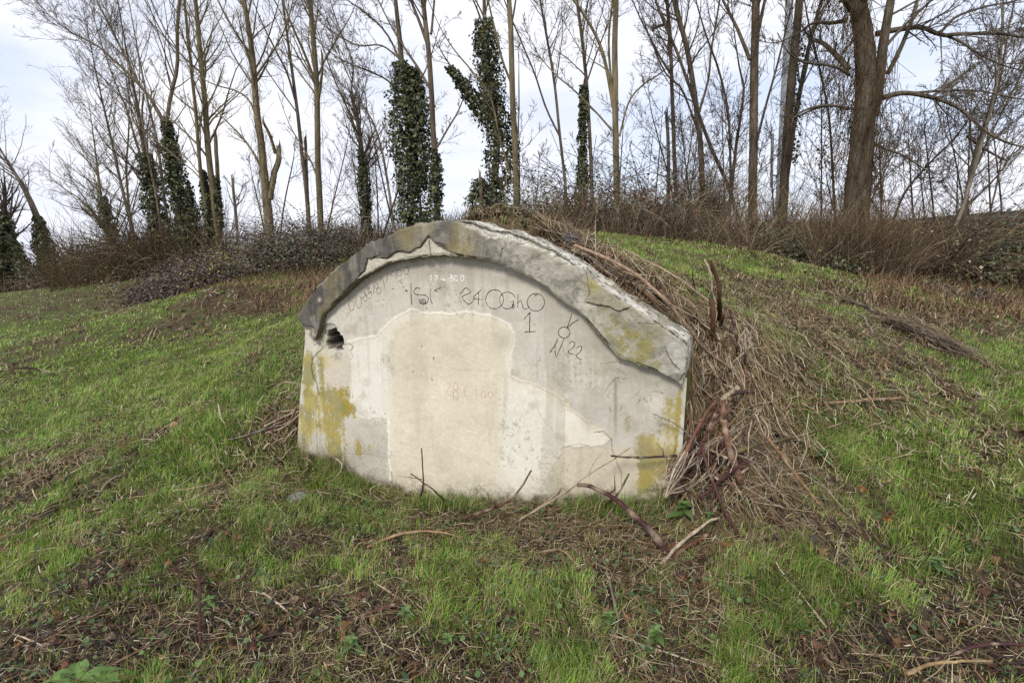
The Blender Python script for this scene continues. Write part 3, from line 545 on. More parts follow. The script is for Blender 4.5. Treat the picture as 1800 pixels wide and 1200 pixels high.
def z3(*p): return [(500 + x / 4.0, 600 + y / 4.0) for x, y in p]
strokes('lettering', [z3((1140, 300), (1160, 285), (1165, 310), (1140, 360), (1170, 370)), [(500 + x / 4, 600 + y / 4) for x, y in circ(1205, 315, 16, 26, 0, 360)], [(500 + x / 4, 600 + y / 4) for x, y in circ(1205, 375, 18, 36, 0, 360)], z3((1275, 310), (1268, 375), (1320, 378)), z3((1340, 340), (1355, 335), (1352, 375)), [(500 + x / 4, 600 + y / 4) for x, y in circ(1400, 370, 16, 22, 0, 360)], [(500 + x / 4, 600 + y / 4) for x, y in circ(1450, 372, 16, 22, 0, 360)]], .0012, RED, 'faint red number 28.1')

# ------------------------------------------------------------------ trees
def grow(P, R, n, trng, ang, lenf, K, up, wig, rfrac, rmin, taper_len=.55, side=None):
    """children of the branches P (B,K0,3): n each, at places trng along them"""
    B, K0, _ = P.shape; pl = np.linalg.norm(P[:, -1] - P[:, 0], axis=1)
    idx = np.repeat(np.arange(B), n); M = len(idx)
    t = rng.uniform(trng[0], trng[1], M); f = t * (K0 - 1); i = np.minimum(f.astype(int), K0 - 2); w = (f - i)[:, None]
    p0 = P[idx, i] * (1 - w) + P[idx, i + 1] * w; r0 = R[idx, i] * (1 - w[:, 0]) + R[idx, i + 1] * w[:, 0]
    T = norm(P[idx, i + 1] - P[idx, i]); rnd = rng.normal(size=(M, 3)); perp = norm(np.cross(T, rnd))
    a = np.radians(rng.uniform(ang[0], ang[1], M))[:, None]; d = T * np.cos(a) + perp * np.sin(a)
    Ln = (lenf * (pl[idx] if np.ndim(lenf) == 0 else 1) * (1 - taper_len * t) * rng.uniform(.55, 1.15, M))
    r1 = np.clip(r0 * rfrac * rng.uniform(.7, 1.1, M), rmin, None)
    Q = np.empty((M, K, 3)); Q[:, 0] = p0; rr = np.empty((M, K)); st = (Ln / (K - 1))[:, None]
    for k in range(1, K):
        d = norm(d + np.array([0, 0, up]) + wig * rng.normal(size=(M, 3))); Q[:, k] = Q[:, k - 1] + d * st
    rr[:] = r1[:, None] * np.linspace(1, .28, K)[None]
    return Q, np.maximum(rr, rmin * .6)
LEAFQ = np.array([(0, 0, 0), (-.42, .35, .06), (-.40, .62, .02), (0, 1, -.08), (.40, .62, .02), (.42, .35, .06)])
def leaves(Pc, size, nrm, col, acc):
    """one small bent leaf of six corners at each point"""
    M = len(Pc); n_ = norm(nrm + .0 + rng.normal(size=(M, 3)) * .55); a = norm(np.cross(n_, rng.normal(size=(M, 3)))); b = np.cross(n_, a)
    sz = (size * rng.uniform(.6, 1.35, M))[:, None, None]
    L_ = LEAFQ[None] * sz
    V = Pc[:, None] + L_[..., :1] * a[:, None] + (L_[..., 1:2] - .5 * sz) * b[:, None] + L_[..., 2:] * n_[:, None]
    i = (np.arange(M) * 6)[:, None, None]; q = np.array([[0, 1, 2, 3], [0, 3, 4, 5]])[None] + i
    acc.add(V.reshape(-1, 3), q.reshape(-1, 4), None, np.repeat(col, 6, 0))
IVY_C = [lin((64, 74, 48)), lin((80, 88, 52)), lin((48, 58, 42)), lin((104, 106, 62)), lin((76, 76, 48)), lin((40, 48, 36))]
def pick(cols, M, jit=.25):
    c = np.array(cols)[rng.integers(0, len(cols), M)]; return c * rng.uniform(1 - jit, 1 + jit, (M, 1))
BK = {'grey': (132, 120, 104), 'brown': (124, 111, 94), 'ochre': (148, 135, 106), 'dark': (98, 88, 78), 'pale': (154, 144, 128)}
def limb_pts(px, w0, w1, Y, n, ext=0.0, y_slope=0.0):
    m = len(px); Yv = Y + y_slope * np.linspace(0, 1, m)
    P = np.array([pt(u, v, y) for (u, v), y in zip(px, Yv)]); r = np.linspace(w0, w1, m) * .5 * .68 / FOC * Y
    if ext:
        d = norm(P[-1] - P[-2]); P = np.vstack([P, P[-1] + (d + [0, 0, .25]) * ext * .5, P[-1] + (d + [0, 0, .5]) * ext]); r = np.r_[r, r[-1] * .6, .008]
    Q = smooth(np.c_[P, r], n)
    wob = np.cumsum(rng.normal(size=(n, 3)) * .5, 0); wob -= np.linspace(0, 1, n)[:, None] * wob[-1]
    Q[1:-1, :3] += wob[1:-1] * np.minimum(.02, Q[1:-1, 3:] * .12)
    return Q[:, :3], np.maximum(Q[:, 3], .006)
def tree(name, label, Y, main, w, bark='grey', ext=4.0, limbs=(), n1=26, len1=.34, t0=.2, ang=(22, 48), up=.06, ivy=(), dens=1.9, stub=False, hang=0, group=None, cat='tree', twig=1.3, base_drop=True):
    px = list(main)
    root = empty(name, (0, 0, 0))
    P, R = limb_pts(px, w[0], w[1], Y, 34, 0 if stub else ext)
    g = float(height(P[0, 0], P[0, 1])) - .08
    if P[0, 2] > g: P = np.vstack([[P[0, 0], P[0, 1], g], P]); R = np.r_[R[0] * 1.12, R]
    R[:3] *= np.array([1.28, 1.14, 1.05]); root.location = (P[0, 0], P[0, 1], g)
    lo = lambda V: V - np.array(root.location)
    bc = lin(BK[bark]) * .62
    ta = Acc(); ca = Acc()
    def add_trunk(P, R, capped):
        if capped:                                     # a snapped top: jagged splinters
            V, Q = tubes(np.vstack([P, P[-1:] + [0, 0, .01], ])[None], np.r_[R, .004][None], 10); ta.add(lo(V), Q, None, bc)
            m = 6; th = rng.uniform(0, 6.28, m); b = P[-1] + np.c_[np.cos(th), np.sin(th), np.zeros(m)] * R[-1] * .6
            h = rng.uniform(.06, .32, m)[:, None] * min(1, R[-1] / .05)
            S = np.stack([b - [0, 0, .05], b + np.c_[np.zeros((m, 2)), h * .5], b + np.c_[rng.normal(size=(m, 2)) * .02, h]], 1)
            V, Q = tubes(S, np.tile(np.array([.45, .3, .05]) * R[-1], (m, 1)), 4); ta.add(lo(V), Q, None, bc * 1.2)
        else:
            V, Q = tubes(P[None], R[None], 10); ta.add(lo(V), Q, None, bc)
    add_trunk(P, R, stub)
    parents = [(P, R, n1, t0)]
    for L_ in limbs:
        q, w0, w1, e, nn = L_[:5]; bs = L_[5] if len(L_) > 5 else rng.uniform(-.6, .6)
        p, r = limb_pts(q, w0, w1, Y, 22, e, bs); add_trunk(p, r, e == 0 and w1 > 4); parents.append((p, r, nn, .12))
    nlev = [0]; dens = dens * (.72 if Y > 16.2 else 1.0); tw = 1.25 if Y > 16.2 else 1.0
    for p, r, nn, tt in parents:
        nn = int(nn * dens)
        if nn <= 0: continue
        ln = np.linalg.norm(p[-1] - p[0])
        Q1, R1 = grow(p[None], r[None], nn, (tt, .97), ang, len1, 8, up, .10, .42, .007)
        V, F = tubes(Q1, R1, 5); ca.add(lo(V), F, None, bc * .85 * tw)
        Q2, R2 = grow(Q1, R1, 7, (.15, .97), (22, 55), .46, 6, .045, .14, .55, .0050)
        V, F = tubes(Q2, R2, 3); ca.add(lo(V), F, None, bc * .8 * tw)
        Q3, R3 = grow(Q2, R2, max(2, int(5 * twig)), (.2, 1.0), (20, 60), .55, 4, .03, .2, .6, .0040)
        V, F = tubes(Q3, R3, 3); ca.add(lo(V), F, None, bc * .75 * tw + lin((60, 44, 36)) * .12)
    if hang:                                           # dead climber strands hanging off the trunk
        m = hang; t = rng.uniform(.15, .9, m); i = (t * (len(P) - 2)).astype(int); b = P[i] + rng.normal(size=(m, 3)) * np.array([.5, .5, .1]) * R[i][:, None] * 3
        S = np.stack([b + np.c_[rng.normal(size=(m, 2)) * .05 * k, np.full(m, -k * .28) * rng.uniform(.5, 1.4, m)] for k in range(6)], 1)
        V, F = tubes(S, np.full((m, 6), .0045), 3); ca.add(lo(V), F, None, lin((120, 98, 70)) * .55)
    ta.build('trunk', M_BARK, root, True)
    if ca.n: ca.build('crown', M_TWIG, root)
    if ivy:
        ia = Acc()
        for (q, iw, dn) in ivy:
            A = np.array([pt(u, v, Y) for u, v in q]); A = smooth(A, 40); hw = np.interp(np.linspace(0, 1, 40), np.linspace(0, 1, len(iw)), iw) * (.5 if Y < 15 else .42) / FOC * Y
            M = int(dn * 2500); f = rng.uniform(0, 39, M); i = np.minimum(f.astype(int), 38); c = A[i] + (A[i + 1] - A[i]) * (f - i)[:, None]
            th = rng.uniform(0, 6.283, M); lump = .15 + 1.7 * fbm(np.cos(th) * 1.6 + 7, f * .42, np.sin(th) * 1.6, seed=81, oct=3)
            rad = hw[i] * lump * np.sqrt(rng.uniform(.25, 1.25, M)); out = np.c_[np.cos(th), np.sin(th), np.zeros(M)]
            sel = fbm(np.cos(th) * 3 + 3, f * .9, np.sin(th) * 3, seed=83, oct=2) > (.36 if Y < 15 else .43)
            leaves((c + out * rad[:, None])[sel], Y * .0047, (out + [0, 0, .5])[sel], pick(IVY_C, M)[sel], ia)
        o = ia.build('ivy', M_IVY, root); 
        for v in ia.V: v -= 0
        o.data.transform(mathutils.Matrix.Translation(-root.location))
    tag(root, label, cat, group)
    return root
G_T = 'bare trees along the top of the bank'
tree('tree', 'thick old bare tree, widest trunk at the right, forking above a big side limb', 10.0, [(1500, 470), (1503, 420), (1507, 340), (1513, 280), (1516, 230), (1520, 170), (1517, 90), (1513, 40), (1508, 0)], (64, 34), 'grey', 3.0,
     limbs=[([(1535, 205), (1545, 150), (1552, 80), (1562, 20), (1572, -40)], 26, 15, 2.5, 8), ([(1552, 172), (1572, 166), (1600, 164), (1640, 172), (1672, 182), (1700, 200), (1730, 228), (1770, 250)], 13, 5, 1.0, 9), ([(1636, 172), (1660, 155), (1690, 132), (1705, 122)], 7, 5, 0, 0), ([(1600, 164), (1650, 160), (1720, 160), (1800, 175)], 6, 3, 1.2, 9),
            ([(1492, 122), (1470, 98), (1448, 78), (1430, 70)], 13, 8, .3, 4), ([(1493, 132), (1478, 122), (1455, 115), (1425, 112), (1405, 106)], 8, 4, .6, 5), ([(1492, 192), (1470, 187), (1440, 187), (1410, 196), (1400, 204)], 7, 4, .6, 5), ([(1500, 20), (1485, 2), (1470, -20)], 15, 9, 1.5, 6), ([(1490, 35), (1460, 40), (1430, 40), (1400, 60)], 10, 4, .8, 6),
            ([(1560, 130), (1580, 90), (1600, 40), (1612, 0)], 11, 7, 1.5, 7), ([(1540, 60), (1580, 52), (1620, 48), (1655, 62), (1690, 60), (1760, 60), (1800, 66)], 13, 5, 1, 12), ([(1655, 60), (1690, 75), (1730, 100), (1780, 120)], 6, 3, 1, 8), ([(1650, 62), (1680, 30), (1740, 10), (1790, 0)], 7, 3, 1, 9), ([(1532, 250), (1560, 262), (1590, 275), (1630, 300)], 8, 3, .5, 6), ([(1528, 330), (1560, 285), (1600, 255)], 4, 2, .5, 4)],
     n1=22, len1=.30, t0=.5, ang=(35, 75), up=.02, hang=520, group=G_T)
tree('tree', 'slim ochre trunk leaning beside the pale mast, with a second stem alongside', 12.5, [(1372, 440), (1378, 330), (1385, 230), (1392, 130), (1400, 60), (1406, 0)], (22, 17), 'brown', 4.0,
     limbs=[([(1380, 330), (1396, 220), (1408, 150), (1420, 90), (1436, 30), (1450, -20)], 12, 7, 3, 9), ([(1404, 205), (1430, 192), (1465, 186), (1495, 190)], 5, 3, .3, 4)], n1=18, len1=.26, t0=.5, hang=40, ivy=[([(1396, 290), (1400, 220), (1404, 150), (1410, 60)], (10, 16, 8), .12)], group=G_T)
tree('tree', 'straight brown trunk just left of the pale mast', 12.8, [(1324, 440), (1324, 330), (1324, 200), (1325, 100), (1327, 0)], (22, 17), 'brown', 4.0,
     limbs=[([(1318, 105), (1300, 60), (1280, 20), (1262, -20)], 9, 5, 2.5, 9), ([(1330, 250), (1345, 190), (1362, 130), (1375, 80)], 6, 4, 2, 8), ([(1332, 60), (1340, 20), (1350, -30)], 9, 6, 2, 6)], n1=20, len1=.26, t0=.4, hang=60, group=G_T)
tree('tree', 'slender tree with its long stem bending left above the right end of the arch', 13.5, [(1236, 430), (1234, 350), (1231, 270), (1222, 180), (1208, 90), (1190, 20), (1180, -20)], (15, 10), 'brown', 3.0,
     limbs=[([(1233, 250), (1200, 160), (1180, 140), (1165, 120), (1140, 60)], 5, 3, 1.5, 6), ([(1228, 200), (1245, 140), (1250, 90), (1262, 20)], 6, 4, 2, 6)], n1=18, len1=.25, t0=.4, hang=60, group=G_T)
tree('tree', 'thin dark leaning tree crossing behind the brush left of the mast', 13.0, [(1303, 410), (1285, 340), (1255, 270), (1235, 220), (1215, 160), (1190, 90), (1160, 20)], (10, 6), 'dark', 2.0, limbs=[([(1285, 340), (1296, 250), (1308, 160), (1300, 120)], 9, 4, 1.5, 8), ([(1282, 400), (1284, 310), (1280, 200), (1262, 120), (1240, 60)], 7, 4, 1.5, 8)], n1=14, len1=.25, t0=.4, group=G_T)
tree('tree', 'pair of close straight stems behind the mound, one sawn off short', 14.0, [(1190, 420), (1188, 340), (1184, 260), (1181, 170), (1178, 80), (1172, 0)], (11, 8), 'grey', 3.0, limbs=[([(1175, 410), (1175, 310), (1174, 250), (1172, 205)], 9, 8, 0, 2), ([(1179, 130), (1160, 100), (1140, 60), (1120, 20)], 6, 3, 2, 8), ([(1178, 42), (1160, 46), (1148, 52)], 7, 6, 0, 0)], n1=20, len1=.25, t0=.4, group=G_T)
tree('tree', 'yellowish straight trunk with a long left limb, right of the arch top', 13.5, [(1084, 420), (1084, 330), (1082, 220), (1081, 120), (1081, 60), (1083, 0)], (17, 12), 'ochre', 4.0,
     limbs=[([(1078, 190), (1068, 130), (1055, 80), (1035, 40), (1012, 5), (990, -30)], 9, 5, 2.5, 9), ([(1078, 180), (1070, 90), (1072, 40), (1080, -20)], 6, 4, 2, 6), ([(1076, 230), (1050, 200), (1010, 160), (975, 130)], 5, 3, 1.0, 7), ([(1089, 240), (1105, 180), (1130, 150), (1160, 130)], 5, 3, 1, 5)], n1=14, len1=.24, t0=.45, group=G_T)
tree('tree', 'grey stem beside an ivied stump, between the two yellowish trunks', 14.5, [(1042, 410), (1040, 330), (1036, 240), (1030, 140), (1022, 60), (1014, 0)], (10, 7), 'brown', 3.0, limbs=[([(1022, 410), (1023, 320), (1025, 220), (1026, 152)], 12, 11, 0, 0), ([(1030, 150), (1050, 90), (1070, 40), (1085, 0)], 4, 2, 1, 6)], n1=20, len1=.25, t0=.4, ivy=[([(1023, 330), (1024, 260), (1026, 150)], (16, 15, 12), .9), ([(1021, 400), (1022, 340), (1024, 290)], (12, 20, 20), .5)], group=G_T)
tree('tree', 'slim grey tree leaning left, standing left of an ivied stump', 15.0, [(998, 400), (993, 320), (984, 240), (975, 150), (962, 70), (950, 0)], (8, 5), 'grey', 3.0, limbs=[([(984, 240), (960, 190), (940, 130), (915, 70), (890, 10)], 5, 3, 2, 8)], n1=22, len1=.25, t0=.35, group=G_T)
tree('tree', 'yellowish smooth trunk rising right behind the arch, nothing growing on it', 13.5, [(908, 420), (907, 330), (905, 250), (900, 170), (898, 90), (896, 30), (894, 0)], (16, 11), 'ochre', 4.0,
     limbs=[([(898, 50), (905, 10), (910, -30)], 5, 4, 2, 4), ([(900, 150), (884, 110), (872, 60), (862, 20)], 6, 4, 2, 7), ([(902, 320), (880, 250), (862, 170), (825, 120), (800, 90)], 5, 3, 1, 7), ([(908, 270), (912, 200), (912, 150)], 4, 3, .6, 3)], n1=14, len1=.24, t0=.45, group=G_T)
tree('tree', 'bent ivy covered tree with an ivied branch sticking out to the left', 14.0, [(864, 420), (868, 330), (872, 240), (862, 150), (853, 80), (852, 40)], (20, 10), 'brown', 1.5, limbs=[([(868, 225), (840, 185), (818, 155), (798, 125), (780, 98)], 7, 3, .5, 3), ([(845, 430), (846, 370), (845, 315)], 10, 9, 0, 0), ([(855, 60), (840, 20), (825, -20)], 5, 3, 2, 7)], n1=8, len1=.30, t0=.7,
     ivy=[([(866, 380), (880, 300), (876, 220), (862, 150), (855, 90), (852, 34)], (30, 46, 60, 44, 38, 40, 24), 3.2), ([(862, 215), (838, 185), (815, 150), (790, 118)], (42, 32, 24, 14), .9), ([(844, 400), (843, 350), (843, 315)], (34, 44, 20), .8)], group=G_T)
tree('tree', 'tall tree directly behind the top of the arch, ivy on its lowest stretch only', 13.5, [(768, 410), (766, 320), (762, 240), (759, 170), (754, 90), (746, 20), (742, -20)], (15, 10), 'brown', 4.0, limbs=[([(755, 155), (735, 120), (715, 90), (690, 50)], 7, 4, 2, 9), ([(752, 80), (738, 40), (722, 0), (710, -30)], 8, 5, 2, 8), ([(758, 60), (762, 20), (766, -30)], 6, 4, 2, 5), ([(768, 260), (785, 230), (800, 205), (812, 180)], 5, 3, .5, 5)], n1=20, len1=.24, t0=.42,
     ivy=[([(760, 395), (766, 330), (766, 290), (764, 262)], (40, 24, 22, 8), .9)], group=G_T)
tree('tree', 'broad column of yellowish green ivy on a tree with the crown bare above', 14.0, [(722, 420), (722, 330), (718, 230), (708, 130), (702, 60), (696, 0)], (20, 9), 'brown', 4.0, limbs=[([(704, 110), (680, 60), (640, 20), (610, 0)], 5, 3, 2, 10), ([(704, 105), (670, 80), (630, 80), (590, 60)], 4, 3, 1, 10), ([(712, 190), (690, 150), (660, 130), (610, 110)], 5, 3, 1, 10), ([(742, 395), (735, 320), (722, 240), (712, 190), (740, 140)], 6, 4, 1, 4)], n1=24, len1=.28, t0=.55,
     ivy=[([(722, 392), (722, 320), (716, 250), (712, 180), (706, 110)], (44, 48, 58, 58, 46, 22), 3.0), ([(738, 330), (738, 250), (734, 170), (724, 120)], (24, 44, 40, 16), 1.8)], group=G_T)
tree('tree', 'small snapped trunk wrapped in ivy, alone in open sky left of the arch top', 16.0, [(645, 430), (641, 340), (636, 270), (628, 210), (618, 168)], (13, 9), 'brown', 0, limbs=[([(630, 240), (610, 190), (592, 150), (580, 120)], 5, 3, 2, 9), ([(622, 200), (618, 160), (620, 110), (600, 60)], 4, 3, 2, 9)], n1=16, len1=.45, t0=.4, stub=True, ivy=[([(646, 420), (641, 340), (638, 290), (634, 262)], (18, 20, 22, 10), 1.3)], group=G_T)
tree('tree', 'thin crooked tree leaning in front of the open sky left of the arch', 16.0, [(694, 420), (684, 340), (672, 270), (655, 215), (640, 190)], (7, 4), 'pale', 2.0, n1=20, len1=.35, t0=.3, group=G_T)
tree('tree', 'tall brown tree with a second stem close by it, over the dark brambles', 16.5, [(565, 440), (562, 350), (559, 250), (557, 150), (552, 70), (546, 0)], (16, 11), 'ochre', 4.0, limbs=[([(555, 210), (562, 160), (567, 120), (566, 95)], 8, 5, 0, 1), ([(556, 150), (535, 95), (515, 50), (500, 10)], 7, 4, 2, 9), ([(560, 320), (545, 280), (520, 240)], 5, 3, 1, 5)], n1=24, len1=.26, t0=.35, hang=30, group=G_T)
tree('tree', 'slender fork stemmed tree between a tall brown tree and a crooked one', 17.0, [(545, 440), (540, 350), (530, 270), (520, 180), (508, 90), (500, 30)], (12, 5), 'brown', 3.0, limbs=[([(541, 360), (538, 300), (537, 248)], 8, 7, 0, 0), ([(520, 180), (505, 130), (480, 80), (465, 50)], 5, 3, 1, 8)], n1=24, len1=.28, t0=.35, group=G_T)
tree('tree', 'crooked thick bottomed tree with a snapped right fork and hanging dead strands', 16.5, [(476, 440), (473, 380), (468, 330), (460, 260), (450, 180), (443, 90), (432, 20), (426, -20)], (24, 8), 'ochre', 3.0, limbs=[([(474, 350), (482, 310), (490, 285), (490, 262)], 16, 12, 0, 2), ([(484, 270), (475, 240), (463, 215)], 8, 6, 0, 2), ([(462, 300), (440, 260), (415, 230), (390, 205)], 7, 3, 1, 8), ([(455, 225), (440, 180), (415, 160), (380, 150)], 5, 3, 1, 8)], n1=24, len1=.26, t0=.35, hang=160, group=G_T)
tree('tree_stump', 'thin bare snapped pole standing between two leafless trees on the left', 17.0, [(419, 450), (416, 390), (412, 350), (409, 318)], (8, 6), 'grey', 0, n1=5, len1=.5, t0=.6, stub=True, cat='tree stump', group='snapped trunks on the bank')
tree('tree', 'tall straight tree with a broken trunk pressed against its right side', 17.5, [(386, 460), (378, 370), (366, 270), (360, 180), (352, 100), (346, 30), (340, -20)], (16, 8), 'ochre', 3.0, limbs=[([(388, 440), (386, 360), (382, 300), (379, 242)], 11, 9, 0, 0), ([(366, 440), (362, 370), (352, 300), (344, 200), (336, 120), (330, 60)], 10, 6, 3, 16), ([(362, 240), (345, 200), (322, 180), (300, 160)], 5, 3, 1, 9)], n1=28, len1=.26, t0=.25, ivy=[([(372, 440), (368, 390), (362, 340), (356, 300)], (22, 24, 20, 10), 1.0), ([(388, 400), (384, 360), (380, 310)], (12, 14, 8), .4)], group=G_T)
tree('tree', 'ivy wrapped tree whose bare top forks into a left and a right limb', 18.0, [(332, 470), (322, 400), (310, 330), (300, 270), (292, 212)], (22, 12), 'brown', 0, limbs=[([(292, 225), (300, 170), (312, 120), (312, 60), (316, 0), (322, -40)], 9, 6, 3, 26), ([(290, 220), (265, 175), (240, 145), (210, 115), (170, 80), (130, 60)], 9, 3, 1.5, 26), ([(245, 150), (215, 90), (190, 40), (170, 0)], 6, 3, 2, 20), ([(252, 165), (250, 210), (262, 280), (276, 350), (285, 420)], 4, 6, 0, 6)], n1=10, len1=.4, t0=.6, stub=True,
     ivy=[([(335, 470), (328, 400), (316, 340), (304, 280), (292, 212)], (48, 54, 44, 36, 26, 18), 3.2), ([(330, 450), (334, 380), (330, 330)], (40, 30, 12), 1.0)], group=G_T)
tree('tree', 'shorter ivy clad tree left of a forked one, stems rising bare above the ivy', 18.5, [(288, 470), (275, 390), (262, 320), (254, 270), (244, 200), (232, 140)], (16, 5), 'brown', 2.0, limbs=[([(262, 320), (240, 250), (222, 190), (205, 150)], 6, 3, 2, 18)], n1=22, len1=.34, t0=.3, ivy=[([(285, 460), (278, 400), (266, 330), (255, 270)], (40, 44, 34, 24), 1.8)], group=G_T)
tree('tree', 'leaning thin stem with many fine shoots at the left end of the near clump', 19.0, [(250, 480), (232, 400), (212, 320), (196, 250), (180, 180)], (9, 4), 'grey', 2.0, limbs=[([(236, 470), (228, 380), (222, 300), (226, 240)], 7, 4, 1.5, 18)], n1=34, len1=.38, t0=.15, ang=(30, 60), group=G_T)
tree('tree', 'low greenish tree leaning left over the pale dry shrubs', 19.5, [(215, 485), (195, 420), (178, 350), (172, 300)], (14, 5), 'ochre', 1.5, limbs=[([(200, 440), (175, 390), (140, 350), (110, 330)], 5, 2, 1, 18)], n1=34, len1=.5, t0=.1, ang=(30, 65), ivy=[([(200, 440), (190, 390), (180, 345)], (22, 26, 14), .6)], group=G_T)
tree('tree', 'slim tree with pale stem rising through the shoots behind the ivied pair', 21.0, [(310, 470), (290, 360), (278, 260), (262, 190), (250, 130)], (8, 4), 'pale', 3.0, n1=30, len1=.34, t0=.2, group=G_T)
tree('tree', 'far ivy clad tree leaning left at the field edge, bare top', 27.0, [(86, 490), (78, 440), (68, 390), (50, 345), (30, 310), (8, 275)], (22, 4), 'grey', 3.0, limbs=[([(60, 370), (45, 330), (20, 300), (0, 285)], 5, 2, 1.5, 14)], n1=26, len1=.36, t0=.4, ivy=[([(84, 490), (78, 440), (66, 380)], (36, 32, 12), 1.8)], group=G_T)
tree('tree', 'far dark ivy covered tree cut by the left edge of the photo', 26.0, [(6, 500), (8, 440), (6, 390), (8, 350)], (26, 8), 'dark', 1.0, n1=22, len1=.5, t0=.3, ivy=[([(2, 500), (6, 440), (6, 380)], (60, 50, 20), 2.0), ([(60, 500), (38, 460), (20, 420)], (34, 26, 14), .9)], group=G_T)
tree('tree', 'crooked sapling with a broken stub, right of the thick old tree', 11.0, [(1688, 425), (1695, 380), (1702, 330), (1712, 280), (1720, 250), (1728, 225)], (11, 6), 'brown', .8, limbs=[([(1712, 280), (1740, 200), (1760, 130), (1775, 40), (1790, -20)], 5, 3, 2, 9), ([(1700, 240), (1730, 262), (1768, 282)], 6, 4, 0, 2), ([(1705, 320), (1735, 250), (1770, 180), (1800, 120)], 5, 3, 1, 8)], n1=16, len1=.6, t0=.2, ang=(25, 60), group=G_T)
tree('tree', 'pale smooth sapling leaning right past the crooked one', 10.6, [(1668, 430), (1690, 370), (1712, 300), (1735, 220), (1752, 150), (1762, 60), (1764, -20)], (9, 4), 'pale', 2.0, n1=20, len1=.26, t0=.3, group=G_T)
tree('tree', 'thin upright sapling left of the thick old trunk with a few leaves left on it', 10.5, [(1470, 440), (1466, 360), (1462, 280), (1456, 200), (1440, 120), (1425, 60)], (6, 4), 'dark', 1.5, n1=10, len1=.25, t0=.3, ivy=[([(1455, 330), (1440, 280), (1465, 240)], (50, 60, 40), .022), ([(1440, 300), (1470, 230), (1480, 215)], (40, 50, 40), .02)], group=G_T)
tree('tree', 'dark sapling in the brush near the right edge', 12.0, [(1560, 420), (1590, 340), (1640, 280), (1680, 240), (1720, 180)], (6, 3), 'dark', 1.5, n1=24, len1=.34, t0=.2, ang=(30, 70), group=G_T)
tree('fallen_branch', 'fallen mossy branch propped slanting between the trunks behind the mound', 13.0, [(1218, 388), (1190, 375), (1160, 360), (1130, 348), (1105, 345)], (7, 3), 'dark', .3, n1=12, len1=.3, t0=.4, cat='branch')

# steel mast behind the trunks
mast = tag(empty('mast', tuple(pt(1366, 440, 16)[:2]) + (float(height(*pt(1366, 440, 16)[:2])) - .1,)), 'pale galvanised steel mast standing behind the leaning ochre trunk', 'mast')
mo = np.array(mast.location); a = Acc()
ma = np.array([pt(1366, 450, 16), pt(1372, 300, 16), pt(1380, 150, 16), pt(1388, 0, 16)]); ma = np.vstack([ma, ma[-1] + (ma[-1] - ma[-2]) * 1.2])
P = resample(ma, 12); P[0, 2] = mo[2]; V, F = tubes(P[None], np.linspace(.105, .10, 12)[None], 14); a.add(V - mo, F, None, lin((186, 190, 194)) * .8); a.build('pole', M_METAL, mast, True)
a = Acc(); P = np.array([pt(1356, 330, 16), pt(1357, 280, 16), pt(1358, 235, 16)]); V, F = tubes(P[None], np.full((1, 3), .045), 8); a.add(V - mo, F, None, lin((170, 176, 182)) * .8); a.build('antenna', M_METAL, mast, True)
for v in (308, 272):
    a = Acc(); P = np.array([pt(1356, v, 16), pt(1362, v + 1, 16), pt(1374, v + 1, 16)]); V, F = tubes(P[None], np.full((1, 3), .022), 6); a.add(V - mo, F, None, lin((150, 154, 160)) * .7); a.build('bracket', M_METAL, mast, True)

# thin saplings and suckers between the trunks
G_S = 'thin leafless saplings between the trunks'
for k in range(40):
    u = rng.uniform(880, 1800) if k < 30 else rng.uniform(440, 720); Y = rng.uniform(11.5, 15) if k < 30 else rng.uniform(15, 18); le = rng.normal(0, 26); h = rng.uniform(90, 230)
    v0 = 425; tree('sapling', 'thin leafless sapling crossing others between the trunks on the bank', Y, [(u, v0), (u + le * .4, v0 - h * .4), (u + le + rng.normal() * 8, v0 - h)], (5, 2.5), ['dark', 'brown', 'grey'][k % 3], .6, n1=13, len1=.55, t0=.15, ang=(25, 70), dens=1.0, group=G_S, cat='sapling')

# ------------------------------------------------------------------ ground cover
def scatter(n, r0, r1, power=1.0, az=60):
    """points in the field of view and a margin beside it, thinning with distance"""
    k = rng.random(n) ** power; r = r0 * (r1 / r0) ** k
    a = np.radians(rng.uniform(-az, az, n)); x = r * np.sin(a); y = r * np.cos(a)
    m = ~blocked(x, y, .015); return x[m], y[m]
def blades(x, y, l, w, lean, az, col, acc, droop=1.0, lift=0.0):
    M = len(x); b = np.stack([x, y, height(x, y) + lift], 1); d = np.c_[np.cos(az), np.sin(az), np.zeros(M)]; sd = np.c_[-np.sin(az + .4), np.cos(az + .4), np.zeros(M)]
    l = l[:, None]; th = lean[:, None]; mid = b + l * .55 * (np.cos(th * .6) * [0, 0, 1] + np.sin(th * .6) * d)
    tip = mid + l * .5 * (np.cos(np.minimum(th * 1.5 * droop, 1.9)) * [0, 0, 1] + np.sin(np.minimum(th * 1.5 * droop, 1.9)) * d)
    h = .5 * w[:, None] * sd
    V = np.stack([b - h, b + h, mid + h * .9, mid - h * .9, tip], 1); i = (np.arange(M) * 5)[:, None]
    acc.add(V.reshape(-1, 3), i + np.array([[0, 1, 2, 3]]), i + np.array([[3, 2, 4]]), np.repeat(col, 5, 0))
GR = [lin((130, 164, 66)), lin((114, 152, 62)), lin((148, 172, 78)), lin((100, 134, 56)), lin((162, 174, 96))]
DRY = [lin((176, 158, 118)), lin((150, 130, 92)), lin((196, 182, 148)), lin((134, 112, 78)), lin((122, 104, 80))]
ga = Acc()
